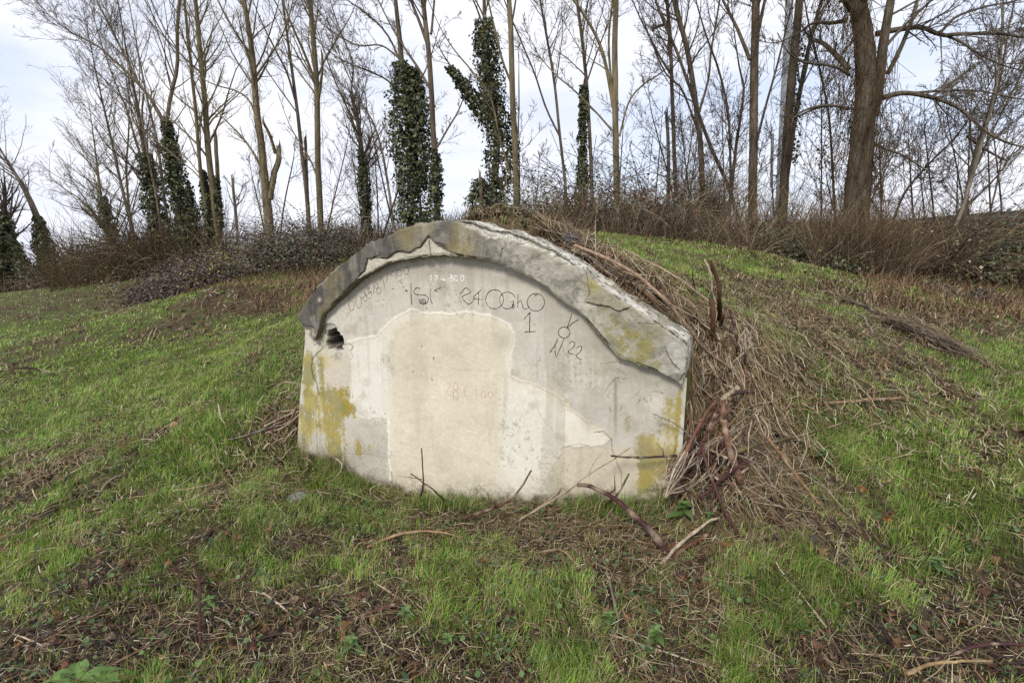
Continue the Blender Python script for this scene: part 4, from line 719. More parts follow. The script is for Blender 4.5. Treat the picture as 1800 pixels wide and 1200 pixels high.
def grass_band(n, r0, r1, l0, l1, w0, w1, pw=1.0, gl=.5):
    x, y = scatter(n, r0, r1, pw); g, b, s = zones(x, y); m = rng.random(len(x)) < .10 + .90 * g ** 1.3; x, y, g = x[m], y[m], g[m]; M = len(x)
    cl = fbm(x * 5, y * 5, seed=91, oct=2); az = 6.283 * 2 * vnoise(x * 4.3, y * 4.3, seed=92) + rng.normal(size=M) * .9
    l = rng.uniform(l0, l1, M) * (.55 + .9 * cl) * (.7 + .5 * g); c = pick(GR, M, .22)
    dry = rng.random(M) < .36 - .22 * g; c[dry] = pick(DRY, int(dry.sum()))
    sh = (.75 + .5 * vnoise(x * 1.7, y * 1.7, seed=94))[:, None]; yel = sstep(.5, .8, fbm(x * .9, y * .9, seed=95))[:, None]; c = c * sh * (1 - .25 * yel) + c * np.array([1.25, 1.05, .8]) * .25 * yel
    blades(x, y, l, rng.uniform(w0, w1, M), np.abs(rng.normal(.55, .35, M)), az, c * gl, ga)
grass_band(420000, .75, 3.6, .026, .080, .0018, .0040, .95, .94)
grass_band(340000, 3.2, 9, .022, .066, .003, .006, 1, .96)
grass_band(220000, 8.5, 30, .022, .065, .006, .016, 1, .92)
n = 5200; f = rng.random(n); bl = resample(np.array([wpx(u, v, WALL_D) for u, v in BASE_LINE]), 200); i = (f * 199).astype(int); o_ = rng.uniform(.03, .20, n); tp = wpos(bl[i, 0], 0, WALL_D + o_); m = rng.random(n) < .04 + .7 * sstep(.40, .62, fbm(bl[i, 0] * 4, 0 * f, seed=120, oct=3)); tp = tp[m]; M = len(tp)
c = pick(GR, M, .25); dry = rng.random(M) < .3; c[dry] = pick(DRY, int(dry.sum())); blades(tp[:, 0], tp[:, 1], rng.uniform(.04, .15, M), rng.uniform(.002, .0042, M), np.abs(rng.normal(.5, .35, M)), rng.uniform(0, 6.28, M), c * .8, ga)      # taller tufts at the wall's foot
tag(ga.build('grass', M_GRASS), kind='stuff')
def ribbons(x, y, l, w, az, pitch, col, acc, lift, bend=.15):
    M = len(x); d = np.c_[np.cos(az) * np.cos(pitch), np.sin(az) * np.cos(pitch), np.sin(pitch)]
    e = 0.06; gx = (height(x + e, y, False) - height(x - e, y, False)) / (2 * e); gy = (height(x, y + e, False) - height(x, y - e, False)) / (2 * e)
    d[:, 2] += d[:, 0] * gx + d[:, 1] * gy; d = norm(d)
    b = np.stack([x, y, height(x, y) + lift], 1); sd = norm(np.cross(d, np.array([0, 0, 1.0]) + rng.normal(size=(M, 3)) * .25)); k = rng.normal(size=(M, 1)) * bend * l[:, None]; k3 = np.abs(rng.normal(size=(M, 1))) * bend * .35 * l[:, None] * np.array([0, 0, 1])
    p0 = b - d * l[:, None] * .5; p1 = b + sd * k + k3; p2 = b + d * l[:, None] * .5; h = sd * w[:, None] * .5
    V = np.stack([p0 - h, p0 + h, p1 + h, p1 - h, p2 + h * .7, p2 - h * .7], 1); i = (np.arange(M) * 6)[:, None, None]
    acc.add(V.reshape(-1, 3), (i + np.array([[0, 1, 2, 3], [3, 2, 4, 5]])[None]).reshape(-1, 4), None, np.repeat(col, 6, 0))
sa = Acc()
for n, r0, r1, l0, l1, w0, w1 in ((62000, .8, 3.6, .03, .16, .0012, .0036), (80000, 3.2, 9, .05, .22, .003, .008), (36000, 8.5, 26, .08, .30, .007, .018)):
    x, y = scatter(n, r0, r1); g, b, s = zones(x, y); m = rng.random(len(x)) < .08 + .62 * s + .14 * b; x, y = x[m], y[m]; M = len(x)
    ribbons(x, y, rng.uniform(l0, l1, M) ** 1.0, rng.uniform(w0, w1, M) * .8, rng.normal(-.35, .8, M) + np.pi * (rng.random(M) < .3) * .6, rng.normal(0, .22, M), pick(DRY, M, .3) * .62, sa, rng.uniform(.003, .05, M))
for n, r0, r1, l0, l1, w0, w1 in ((60000, .8, 3.6, .008, .055, .0012, .0036), (60000, 3.2, 9, .015, .08, .003, .006), (26000, 8.5, 24, .03, .12, .006, .013)):     # chopped bits everywhere
    x, y = scatter(n, r0, r1); m = rng.random(len(x)) < .25 + .6 * sstep(.42, .62, fbm(x * 2.6, y * 2.6, seed=113, oct=3)); x, y = x[m], y[m]; M = len(x)
    ribbons(x, y, rng.uniform(l0, l1, M), rng.uniform(w0, w1, M), rng.uniform(0, 6.28, M), rng.normal(0, .4, M), pick([lin((206, 190, 154)), lin((180, 160, 120)), lin((222, 210, 184)), lin((110, 88, 66)), lin((84, 66, 54)), lin((120, 98, 74))], M, .3) * .68, sa, rng.uniform(.006, .035, M), .06)
x, y = scatter(150000, 4.5, 26); g, b, s = zones(x, y); m = rng.random(len(x)) < np.clip(1.1 * (b - .38) + .25 * s, 0, .7); x, y = x[m], y[m]; M = len(x)
blades(x, y, rng.uniform(.03, .12, M) * (1 + np.hypot(x, y) / 20), rng.uniform(.003, .006, M) * (1 + np.hypot(x, y) / 12), np.abs(rng.normal(1.0, .4, M)), rng.uniform(0, 6.28, M), pick(DRY + [lin((140, 104, 78)), lin((112, 84, 66))], M, .3) * .66, sa)
# the mat of thin stems hanging over the right end of the arch, and round the heap
n = 7000; f = rng.random(n) ** .8; off = np.abs(rng.normal(0, .30, n)) * (.35 + f); e_ = resample(A_o, 300); e_ = e_[e_[:, 0] > 1.62]; e_ = e_[:int(len(e_) * .93)]; i = (f * (len(e_) - 1)).astype(int)
Pm = wpos(e_[i, 0] + off * .10, 0, -.16 - off * 1.1); dv = (WE * 1.0 - WN * .35); m = ~blocked(Pm[:, 0], Pm[:, 1], .0); Pm = Pm[m]; M = len(Pm)
ribbons(Pm[:, 0], Pm[:, 1], rng.uniform(.08, .34, M), rng.uniform(.0016, .0045, M), math.atan2(dv[1], dv[0]) + rng.normal(0, .45, M), rng.normal(0, .10, M), pick(DRY + [lin((150, 118, 96)), lin((214, 200, 178)), lin((206, 190, 166)), lin((96, 78, 64))], M, .35) * .74, sa, rng.uniform(.01, .075, M), .10)
n = 4600; hu = rng.normal(1272, 62, n); hv = rng.uniform(560, 900, n); hp = ground_at(hu, hv); sq, dq = wsd(hp[:, 0], hp[:, 1]); m = ~blocked(hp[:, 0], hp[:, 1], .01) & (hp[:, 1] < 4.2) & ~((sq < 2.72) & (dq < .0) & (dq > -.62)); hp = hp[m]; M = len(hp)
ribbons(hp[:, 0], hp[:, 1], rng.uniform(.05, .30, M), rng.uniform(.0015, .0048, M), rng.normal(-1.1, .8, M), rng.normal(0, .35, M), pick(DRY + [lin((140, 104, 84)), lin((206, 190, 166))], M, .3) * .66, sa, rng.uniform(.01, .09, M), .14)
tag(sa.build('dry_straw', M_STRAW), kind='stuff')
LB = [lin((112, 84, 62)), lin((88, 66, 52)), lin((70, 56, 48)), lin((134, 104, 78)), lin((58, 48, 42)), lin((150, 126, 104)), lin((120, 76, 54))]
la = Acc()
for n, r0, r1, sz in ((30000, .8, 3.6, .030), (22000, 3.2, 9, .04), (9000, 8.5, 26, .07)):
    x, y = scatter(n, r0, r1); g, b, s = zones(x, y); m = rng.random(len(x)) < .14 + .75 * b + .20 * s; x, y = x[m], y[m]; M = len(x)
    leaves(np.stack([x, y, height(x, y) + rng.uniform(.004, .025, M)], 1), sz * rng.uniform(.5, 1.3, M), np.tile([0, 0, 1.3], (M, 1)), pick(LB, M, .3) * .6, la)
    M2 = int(M * 1.3); x, y = scatter(M2, r0, r1); g, b, s = zones(x, y); m = rng.random(len(x)) < .16 + .7 * b; x, y = x[m], y[m]; M = len(x)
    ribbons(x, y, rng.uniform(.04, .22, M) * (sz / .03) ** .5, rng.uniform(.002, .006, M) * sz / .03, rng.uniform(0, 6.283, M), rng.normal(0, .12, M), pick([lin((62, 48, 42)), lin((84, 62, 50)), lin((48, 40, 36))], M) * .7, la, rng.uniform(.006, .03, M), .1)
tag(la.build('leaf_litter', M_LEAF), kind='stuff')
# small broad leaved weeds
wa = Acc(); x, y = scatter(4200, .85, 6.5); g, b, s = zones(x, y); m = rng.random(len(x)) < .35 * (fbm(x * 2.2, y * 2.2, seed=97, oct=2) > .52) + .05; x, y = x[m], y[m]
k = rng.integers(3, 9, len(x)); x = np.repeat(x, k); y = np.repeat(y, k); M = len(x); x = x + rng.normal(size=M) * .028; y = y + rng.normal(size=M) * .028
leaves(np.stack([x, y, height(x, y) + rng.uniform(.015, .06, M)], 1), .020, np.tile([0, -.2, 1.2], (M, 1)), pick([lin((96, 126, 66)), lin((84, 112, 60)), lin((110, 138, 76)), lin((74, 98, 58))], M) * .6, wa)
tag(wa.build('ground_weeds', M_IVY), kind='stuff')

# ------------------------------------------------------------------ brush under the trees
def stems(n, uv, Yr, hgt, cols, acc, rad=.006, lean=.35, bow=.5, mult=.60):
    """arching dry stems rooted along a line of photo positions"""
    U_, V_2 = uv; u = rng.uniform(U_[0], U_[1], n); Y = rng.uniform(*Yr, n); x = (u - 900) / FOC * Y * 1.0; y = Y
    b = np.stack([x, y, height(x, y) - .03], 1); h = rng.uniform(.35, 1.15, n) * hgt * (.6 + .8 * fbm(x * .9, y * .9, seed=99, oct=3)); az = rng.uniform(0, 6.283, n); ln = np.abs(rng.normal(0, lean, n))
    K = 6; S = np.empty((n, K, 3)); S[:, 0] = b; ang = ln.copy()
    for i in range(1, K):
        ang = ang + bow * rng.uniform(-.1, .55, n) / K * 2.2; az = az + rng.normal(size=n) * .12
        S[:, i] = S[:, i - 1] + (h / (K - 1) * 1.1)[:, None] * np.c_[np.sin(ang) * np.cos(az), np.sin(ang) * np.sin(az), np.cos(ang)]
    r = rad * rng.uniform(.5, 1.5, n)[:, None] * np.linspace(1, .35, K)[None]; V, F = tubes(S, r, 3); acc.add(V, F, None, np.repeat(pick(cols, n, .3) * mult, K * 3, 0)); return S
BR = [lin((134, 114, 90)), lin((118, 98, 78)), lin((98, 80, 68)), lin((156, 136, 108)), lin((84, 72, 64)), lin((126, 96, 76)), lin((186, 168, 138)), lin((110, 104, 76))]
ua = Acc()
stems(4200, ((880, 1330), 0), (9.2, 13.0), .72, BR, ua, .006, .75, 1.1); stems(3000, ((1330, 1860), 0), (9.6, 13), .85, BR, ua, .007, .9, 1.3); stems(2000, ((1250, 1900), 0), (10.5, 15), 1.25, BR, ua, .006, .6, .9); stems(700, ((880, 1860), 0), (9.5, 12), 1.3, [lin((190, 172, 140)), lin((170, 150, 118))], ua, .005, .7, 1.2)
stems(2400, ((1420, 1600), 0), (9.0, 10.6), 1.0, BR, ua, .006, .4, .7); stems(900, ((1210, 1260), 0), (12.6, 13.6), 1.5, [lin((160, 138, 104)), lin((140, 116, 84))], ua, .006, .3, .9)
stems(2400, ((560, 900), 0), (14, 20), .8, BR, ua, .008); stems(2600, ((90, 420), 0), (16.5, 23), 2.3, [lin((128, 108, 78)), lin((112, 98, 66)), lin((96, 82, 64))], ua, .008, .5, .9); stems(1800, ((-100, 120), 0), (24, 34), .9, BR, ua, .014)
x, y = scatter(60000, 5, 26); u_, v_ = proj(np.stack([x, y, height(x, y)], 1)); m = ((u_ > 440) & (u_ < 600) & (v_ > 455) & (v_ < 545 + 20 * rng.random(len(x))) & (y > 6)) | ((v_ > 490) & (v_ < 520) & (u_ > 100) & (u_ < 440) & (rng.random(len(x)) < .3)) | ((u_ > 1520) & (v_ < 565) & (v_ > 470) & (y > 6)); x, y = x[m], y[m]; M = len(x)
stems(900, ((1425, 1590), 0), (9.2, 9.9), 1.35, [lin((186, 164, 128)), lin((164, 140, 106)), lin((140, 114, 86))], ua, .004, .35, 1.0); stems(260, ((1290, 1420), 0), (11.6, 12.4), 1.5, [lin((186, 164, 128)), lin((164, 140, 106))], ua, .005, .35, 1.0)
blades(x, y, rng.uniform(.10, .34, M), rng.uniform(.005, .012, M), np.abs(rng.normal(1.0, .4, M)), rng.uniform(0, 6.28, M), pick([lin((150, 116, 88)), lin((128, 92, 72)), lin((166, 140, 108))], M) * .6, ua)
tag(ua.build('dry_undergrowth', M_STRAW), kind='stuff')
def bush(label, u0, u1, Yr, hgt, n, cols, name='bramble_bush', lsz=.05, nst=300, mult=1.0, stemcol=BR, group='leafy brambles under the trees'):
    Yc = .5 * (Yr[0] + Yr[1]); cx = (.5 * (u0 + u1) - 900) / FOC * Yc; root = empty(name, (cx, Yc, float(height(cx, Yc)))); o = np.array(root.location)
    hw = .5 * (u1 - u0) / FOC * Yc; hd = .5 * (Yr[1] - Yr[0]); nb = max(6, int(n / 260)); bx = rng.uniform(-1, 1, nb); by = rng.uniform(-1, 1, nb)
    sizes = rng.uniform(.35, 1, nb) * hgt * (1 - .5 * np.abs(bx) ** 2); px_ = cx + bx * hw; py_ = Yc + by * hd; pz = height(px_, py_)
    i = rng.integers(0, nb, n); v = norm(rng.normal(size=(n, 3))); v[:, 2] = np.abs(v[:, 2]); rr = rng.uniform(.35, 1.05, n) ** .5 * sizes[i] * (.6 + .8 * vnoise(v[:, 0] * 3 + i * 7, v[:, 1] * 3, v[:, 2] * 3, seed=101))
    C_ = np.stack([px_[i], py_[i], pz[i]], 1) + v * rr[:, None] * np.array([1.15, .9, 1.0]); la_ = Acc(); leaves(C_ - o, lsz, v + [0, -.2, .5], pick(cols, n, .35) * mult, la_); la_.build('foliage', M_IVY, root)
    j = rng.integers(0, nb, nst); S = np.empty((nst, 6, 3)); S[:, 0] = np.stack([px_[j], py_[j], pz[j] - .02], 1) + rng.normal(size=(nst, 3)) * [.25, .2, 0]; ang = np.abs(rng.normal(.3, .3, nst)); az = rng.uniform(0, 6.28, nst); h = sizes[j] * rng.uniform(.8, 1.7, nst)
    for k_ in range(1, 6): ang = ang + rng.uniform(0, .5, nst); S[:, k_] = S[:, k_ - 1] + (h / 5)[:, None] * np.c_[np.sin(ang) * np.cos(az), np.sin(ang) * np.sin(az), np.cos(ang)]
    V, F = tubes(S, np.full((nst, 6), .006 * Yc / 12), 3); sa_ = Acc(); sa_.add(V - o, F, None, np.repeat(pick(stemcol, nst) * .6, 18, 0)); sa_.build('crown', M_STRAW, root); tag(root, label, 'bramble bush', group); return root
PUR = [lin((86, 72, 70)), lin((74, 64, 60)), lin((98, 84, 80)), lin((70, 70, 56)), lin((110, 92, 84))]; GRN = [lin((72, 82, 58)), lin((60, 70, 54)), lin((88, 96, 70)), lin((96, 100, 60))]
MIX = PUR + GRN
bush('low dark purplish bramble mass on the slope left of the arch', 262, 400, (12.5, 15.0), .95, 9000, PUR, nst=500)
bush('dark bramble mound rising right behind the left shoulder of the arch', 470, 610, (12.5, 15.5), 1.55, 11000, MIX, nst=500)
bush('dark bramble mound below the crooked tree with dead strands', 390, 510, (13, 16), 1.3, 9000, PUR + [lin((150, 140, 60))], nst=500)
bush('brownish leafless shrub thicket at the left end of the tree clump', 95, 250, (18.5, 22), 2.2, 2600, [lin((104, 88, 66)), lin((92, 80, 60)), lin((116, 104, 72))], 'shrub', .05, 1400, 1.0)
bush('olive brown shrub at the feet of the ivied pair on the left', 230, 350, (17, 20), 2.0, 3000, [lin((104, 94, 60)), lin((92, 84, 62)), lin((120, 108, 66))], 'shrub', .05, 1100)
bush('dark green leafy shrub against the yellowish trunk behind the arch', 900, 960, (10.6, 12.4), 1.45, 2600, GRN, 'shrub', .06, 160)
bush('sparse dark leaved bramble among the stems right of the arch top', 970, 1075, (10.4, 12.8), 1.7, 3000, MIX, lsz=.055, nst=420)
bush('bramble with a few drooping leaves around the right yellowish trunk', 1075, 1180, (10.4, 12.8), 1.6, 2400, MIX + [lin((130, 80, 60))], lsz=.065, nst=480)
bush('dark low bramble at the foot of the brown trunk by the mast', 1340, 1430, (9.6, 11), 1.0, 2600, GRN, lsz=.05, nst=200)
bush('green leaved bramble at the far right end of the brush', 1690, 1830, (9.4, 11.2), 1.45, 5200, GRN + [lin((96, 104, 48))], lsz=.055, nst=500)
bush('tangled leafless bramble between the thick trunk and the crooked sapling', 1545, 1690, (9.8, 11.6), 1.5, 1800, BR + GRN, lsz=.05, nst=1300)
bush('small dark creeping bramble on the brown litter at the right', 1650, 1705, (7.6, 8.4), .3, 700, GRN + PUR, lsz=.04, nst=60)
bush('bramble spray with large dark rounded leaves against the sky at the far right', 1735, 1825, (9.9, 10.6), 1.75, 800, GRN, lsz=.075, nst=90)
bush('low green bramble patch at the foot of the thick old trunk', 1420, 1500, (9.1, 9.7), .5, 900, GRN + [lin((104, 112, 60))], lsz=.045, nst=120)
bush('tall leafy bramble behind the brush between the yellowish trunk and the sawn stem', 1095, 1175, (11.5, 12.6), 2.0, 1100, MIX, lsz=.065, nst=380)
bush('dark far hedge at the left field edge', -120, 130, (30, 38), 1.4, 5000, [lin((84, 80, 62)), lin((72, 72, 54)), lin((96, 86, 66))], 'hedge', .14, 600)
# dark low wall glimpsed through the stems
P = np.array([pt(1330, 392, 22), pt(1560, 388, 20), pt(1830, 366, 18)]); b_ = Acc(); Pw = resample(P, 60); th = .14
dirs = norm(np.gradient(Pw, axis=0) * [1, 1, 0]); nr = np.c_[-dirs[:, 1], dirs[:, 0], np.zeros(60)]; gz = height(Pw[:, 0], Pw[:, 1]) - .3; top = Pw[:, 2] + .02 * (fbm(np.arange(60) * .7, 0 * np.arange(60), seed=111) - .5)
ring = np.stack([np.c_[(Pw - nr * th)[:, :2], gz], np.c_[(Pw - nr * th)[:, :2], top], np.c_[(Pw + nr * th)[:, :2], top], np.c_[(Pw + nr * th)[:, :2], gz]], 1)
V = ring.reshape(-1, 3); w_o = np.array([*P[1, :2], 0]); b_.add(V - w_o, np.vstack([grid_quads(60, 4, True), [[3, 2, 1, 0]], [[236, 237, 238, 239]]]), None, lin((70, 66, 68)) * .8)
lw_ = b_.build('low_wall', M_CONC); lw_.location = w_o; tag(lw_, 'low dark grey wall glimpsed through the brush at the right', 'wall')

# ------------------------------------------------------------------ loose stems, twigs and branches, each its own object
RED_B = lin((104, 70, 60)) * .62; PALE = lin((196, 176, 150)) * .66; TAN = lin((156, 122, 90)) * .62; DARKB = lin((78, 60, 52)) * .6; MAR = lin((92, 58, 58)) * .6; OLV = lin((110, 104, 66)) * .6; GREYB = lin((150, 140, 128)) * .6
def stick(P, r0, r1, col, name='dead_stalk', label=None, group=None, cat='dead stalk', side=None, n=16):
    """one stem with knots, a snapped end and a few side twigs"""
    Q = smooth(P, n); L_ = np.linalg.norm(Q[-1] - Q[0]); wb = np.cumsum(rng.normal(size=(n, 3)), 0); wb -= np.linspace(0, 1, n)[:, None] * wb[-1]; Q += wb * .004 * L_; r0 *= .82; r1 *= .82
    r = np.linspace(r0, r1, n) * (1 + .07 * rng.normal(size=n)); kn = rng.integers(1, n - 1, 2); r[kn] *= 1.25
    o3 = Q[0].copy(); a = Acc(); V, F = tubes(np.vstack([Q[:1], Q, Q[-1:] + (Q[-1:] - Q[-2:-1]) * .05])[None], np.r_[r0 * .1, r, r1 * .15][None], 7); cv = np.tile(col, (len(V), 1)) * (1 + .25 * rng.normal(size=(len(V), 1)) * .6)
    pl = (rng.random(n + 2) < .18); cv = cv.reshape(n + 2, 7, 3); cv[pl] = cv[pl] * .5 + PALE * .5; a.add(V - o3, F, None, np.clip(cv.reshape(-1, 3), .01, 1))
    for k in range(side if side is not None else rng.integers(0, 3)):
        i = rng.integers(2, n - 2); d = norm((Q[i + 1] - Q[i - 1]) + rng.normal(size=3) * .9 * np.linalg.norm(Q[i + 1] - Q[i - 1])); l = L_ * rng.uniform(.06, .22)
        S = np.array([Q[i], Q[i] + d * l * .5 + rng.normal(size=3) * .01, Q[i] + d * l + rng.normal(size=3) * .02]); V, F = tubes(S[None], np.array([[.5, .4, .12]]) * r[i], 5); a.add(V - o3, F, None, col * .9)
    o = a.build(name, M_STEM, None, True); o.location = o3; tag(o, label, cat, group); return o
def gp(u, v, lift=.01):
    p = ground_at([u], [v])[0]; return p + [0, 0, lift]
def wp(u, v, d): s, t = wpx(u, v, d); return wpos(s, t, d).reshape(3)
# --- the ones that stand out, each with its own words
def named(pts, w, col, name, label, cat, **k):
    P = np.array(pts); dist = P[:, 1].mean(); stick(P, w[0] * .5 / FOC * dist, w[1] * .5 / FOC * dist, col, name, label, None, cat, **k)
named([gp(1175, 975, .015), pt(1130, 920, 2.22), pt(1082, 878, 2.32), pt(1045, 857, 2.42), pt(1015, 852, 2.48)], (15, 9), MAR, 'branch', 'thick curved purplish branch lying in front of the wall near its right corner', 'branch', side=4)
named([gp(800, 920), pt(880, 890, 2.50), pt(912, 862, 2.55), pt(934, 826, 2.58)], (9, 4), RED_B, 'twig', 'slanting reddish twig with a forked tip against the cream plaster', 'twig', side=3)
named([gp(738, 882), pt(741, 850, 2.62), pt(740, 820, 2.64), pt(741, 788, 2.66)], (5, 3), RED_B, 'twig', 'thin upright reddish twig before the cream patch', 'twig', side=1)
named([gp(785, 885), pt(760, 862, 2.62), pt(742, 848, 2.68), pt(722, 832, 2.74)], (5, 3), OLV, 'twig', 'greenish twig crossing behind the thin upright one', 'twig', side=1)
named([gp(700, 872), pt(715, 890, 2.5), pt(690, 850, 2.72), pt(688, 828, 2.8)], (2, 1.5), OLV, 'twig', 'fine arched twig at the foot of the white plaster seam', 'twig', side=0)
named([pt(1190, 800, 2.42), pt(1140, 803, 2.46), pt(1100, 803, 2.48), pt(1074, 801, 2.50)], (6, 4), DARKB, 'twig', 'dark level twig poking across the yellow lichen at the right corner', 'twig', side=2)
named([gp(905, 925), pt(990, 870, 2.46), pt(1040, 832, 2.5), pt(1107, 787, 2.52)], (4, 3), PALE * .9, 'dead_stalk', 'long straight pale stem rising in front of the grey lower plaster', 'dead stalk', side=2)
named([gp(1060, 895), pt(1085, 870, 2.40), pt(1100, 845, 2.42), pt(1106, 832, 2.44)], (7, 4), OLV, 'twig', 'short olive twig curving up before the right lower crack', 'twig', side=1)
named([pt(1230, 783, 2.42), pt(1190, 745, 2.44), pt(1165, 734, 2.46), pt(1148, 727, 2.48)], (4, 2.5), GREYB, 'twig', 'thin grey thorn twig crossing the edge of the wall high at the right', 'twig', side=2)
named([gp(1300, 950), pt(1270, 880, 2.18), pt(1248, 830, 2.26), pt(1232, 775, 2.36)], (9, 6), RED_B, 'bramble_cane', 'long reddish cane standing down the front of the brush heap', 'bramble cane', side=2)
named([pt(1302, 850, 2.34), pt(1287, 800, 2.40), pt(1274, 745, 2.50), pt(1272, 705, 2.60)], (17, 12), lin((140, 104, 86)) * .6, 'bramble_cane', 'thickest cane of the heap, bending down with a frayed pale end', 'bramble cane', side=2)
named([pt(1268, 702, 2.60), pt(1284, 690, 2.58), pt(1298, 680, 2.55)], (12, 10), PALE, 'dead_stalk', 'short thick bleached piece on top of the heap', 'dead stalk', side=1)
named([pt(1195, 820, 2.38), pt(1215, 775, 2.42), pt(1235, 735, 2.48), pt(1258, 705, 2.56)], (10, 7), lin((140, 100, 80)) * .6, 'bramble_cane', 'pale brown cane sloping down to the right wall corner', 'bramble cane', side=2)
named([pt(1225, 800, 2.36), pt(1245, 755, 2.42), pt(1262, 715, 2.5)], (9, 7), RED_B, 'bramble_cane', 'red brown cane in the middle of the heap', 'bramble cane', side=2)
named([gp(1210, 850, .04), pt(1290, 790, 2.45), pt(1350, 775, 2.62), pt(1400, 765, 2.78), gp(1480, 758, .05)], (9, 5), OLV * .9 + RED_B * .3, 'bramble_cane', 'long olive cane lying out to the right of the heap', 'bramble cane', side=2)
named([pt(1270, 700, 2.6), gp(1330, 712, .05), gp(1380, 720, .03), gp(1440, 728, .02)], (9, 6), MAR, 'bramble_cane', 'dark purple cane running right from the top of the heap', 'bramble cane', side=1)
named([gp(1258, 560, -.05), pt(1252, 520, 3.1), pt(1249, 480, 3.1), pt(1238, 456, 3.1)], (9, 3), PALE, 'dead_stalk', 'bleached broken stem standing at the right end of the arch', 'dead stalk', side=1)
named([gp(1268, 570, -.05), pt(1264, 530, 3.15), pt(1260, 490, 3.15), pt(1248, 458, 3.15)], (11, 8), lin((92, 64, 46)) * .6, 'dead_stalk', 'dark brown snapped stem standing behind the bleached one', 'dead stalk', side=1)
named([gp(1254, 610, -.03), pt(1253, 560, 2.98), pt(1250, 525, 3.0)], (13, 10), lin((120, 86, 62)) * .6, 'dead_stalk', 'stout brown stub at the foot of the standing stems', 'dead stalk', side=0)
named([gp(1262, 590, -.02), pt(1272, 555, 3.1), pt(1280, 530, 3.1)], (8, 6), lin((96, 70, 54)) * .6, 'dead_stalk', 'short brown stub leaning right beside the standing stems', 'dead stalk', side=0)
named([gp(1219, 512, 0), pt(1219, 490, 3.4), pt(1215, 468, 3.4), pt(1206, 444, 3.4)], (3, 2), OLV, 'twig', 'thin olive shoot standing on the mound above the arch', 'twig', side=0)
named([gp(1309, 655, 0), pt(1310, 620, 2.95), pt(1309, 585, 2.97)], (7, 6), GREYB, 'dead_stalk', 'grey upright stub on the slope right of the arch end', 'dead stalk', side=0)
named([gp(1290, 640, .01), pt(1296, 600, 3.05), pt(1288, 565, 3.1), pt(1282, 545, 3.15)], (6, 5), MAR, 'bramble_cane', 'curved purple cane hooking over right of the arch end', 'bramble cane', side=1)
named([wp(1010, 448, -.16) + [0, 0, .05], wp(1080, 478, -.14) + [0, 0, .05], wp(1150, 520, -.10) + [0, 0, .03], pt(1210, 585, 2.62), pt(1240, 620, 2.7), gp(1290, 670, .03)], (7, 6), lin((178, 150, 126)) * .6, 'bramble_cane', 'long pale cane draped down over the arch and along its right end', 'bramble cane', side=3)
named([gp(1040, 440, .03), gp(1085, 448, .06), gp(1150, 482, .07), gp(1200, 510, .06), gp(1246, 542, .04)], (6, 5), lin((184, 160, 136)) * .62, 'bramble_cane', 'pale cane lying along the top of the straw above the arch', 'bramble cane', side=3)
named([pt(1216, 590, 2.6), pt(1218, 620, 2.58), pt(1217, 660, 2.56), pt(1221, 690, 2.55)], (4, 3), TAN, 'dead_stalk', 'tan stem hanging before the mossy side of the wall', 'dead stalk', side=0)
named([gp(645, 968, .02), gp(700, 958, .05), gp(760, 951, .05), gp(814, 955, .03)], (8, 4), lin((176, 142, 106)) * .62, 'branch', 'light brown bent branch on the grass in front of the wall', 'branch', side=1)
named([gp(600, 1102, .01), gp(650, 1092, .03), gp(698, 1081, .04)], (9, 7), RED_B, 'branch', 'stubby red brown branch on the litter left of the green patch', 'branch', side=1)
named([gp(352, 1155, .02), gp(358, 1105, .04), gp(358, 1050, .05), gp(345, 1005, .04)], (9, 4), MAR, 'bramble_cane', 'curved purple cane lying towards the viewer at lower left', 'bramble cane', side=1)
named([gp(240, 1040, .02), gp(290, 1022, .03), gp(338, 1005, .03)], (4, 3), RED_B, 'twig', 'straight brown twig touching the curved purple cane', 'twig', side=0)
named([gp(310, 950, .01), gp(322, 890, .02), gp(332, 860, .03), gp(400, 828, .02), gp(440, 805, .02)], (5, 3), DARKB, 'twig', 'long bent dark twig on the grass left of the wall', 'twig', side=1)
named([gp(462, 1052, .02), gp(480, 1065, .03), gp(506, 1082, .02)], (6, 5), PALE, 'twig', 'bleached twig with a forked end on the dark litter', 'twig', side=1)
named([gp(388, 1062, .02), gp(410, 1072, .02), gp(435, 1088, .02)], (5, 3), PALE, 'twig', 'bleached twig left of the forked end one', 'twig', side=0)
named([gp(945, 985, .03), gp(985, 985, .05), gp(1015, 1005, .03), gp(1040, 1030, .02)], (6, 4), lin((146, 122, 92)) * .6, 'twig', 'curved brown twig on the right side of the green patch', 'twig', side=0)
named([gp(1065, 1010, .02), gp(1075, 1060, .04), gp(1086, 1105, .03)], (6, 5), GREYB, 'twig', 'grey twig pointing at the viewer below the wall corner', 'twig', side=1)
named([gp(1640, 1170, .02), gp(1720, 1160, .05), gp(1800, 1158, .05)], (9, 6), MAR * .9, 'branch', 'dark branch entering at the lower right corner', 'branch', side=0)
named([gp(1590, 1198, .03), gp(1640, 1182, .04), gp(1740, 1180, .04)], (10, 6), lin((186, 156, 110)) * .6, 'dead_stalk', 'split straw coloured stem below the dark corner branch', 'dead stalk', side=2)
named([gp(1415, 1198, .01), pt(1417, 1160, 1.62), pt(1414, 1120, 1.66)], (7, 6), RED_B, 'twig', 'upright red brown stub at the bottom right of centre', 'twig', side=1)
named([gp(1480, 530, .02), gp(1520, 548, .05), gp(1545, 565, .06), gp(1552, 572, .03)], (8, 5), lin((104, 94, 84)) * .6, 'branch', 'dark grey bent branch on the slope above the dead tussock', 'branch', side=2)
named([gp(1500, 552, .02), gp(1515, 570, .06), gp(1532, 592, .03)], (4, 4), GREYB * 1.1, 'dead_stalk', 'short pale stem left of the dead tussock', 'dead stalk', side=0)
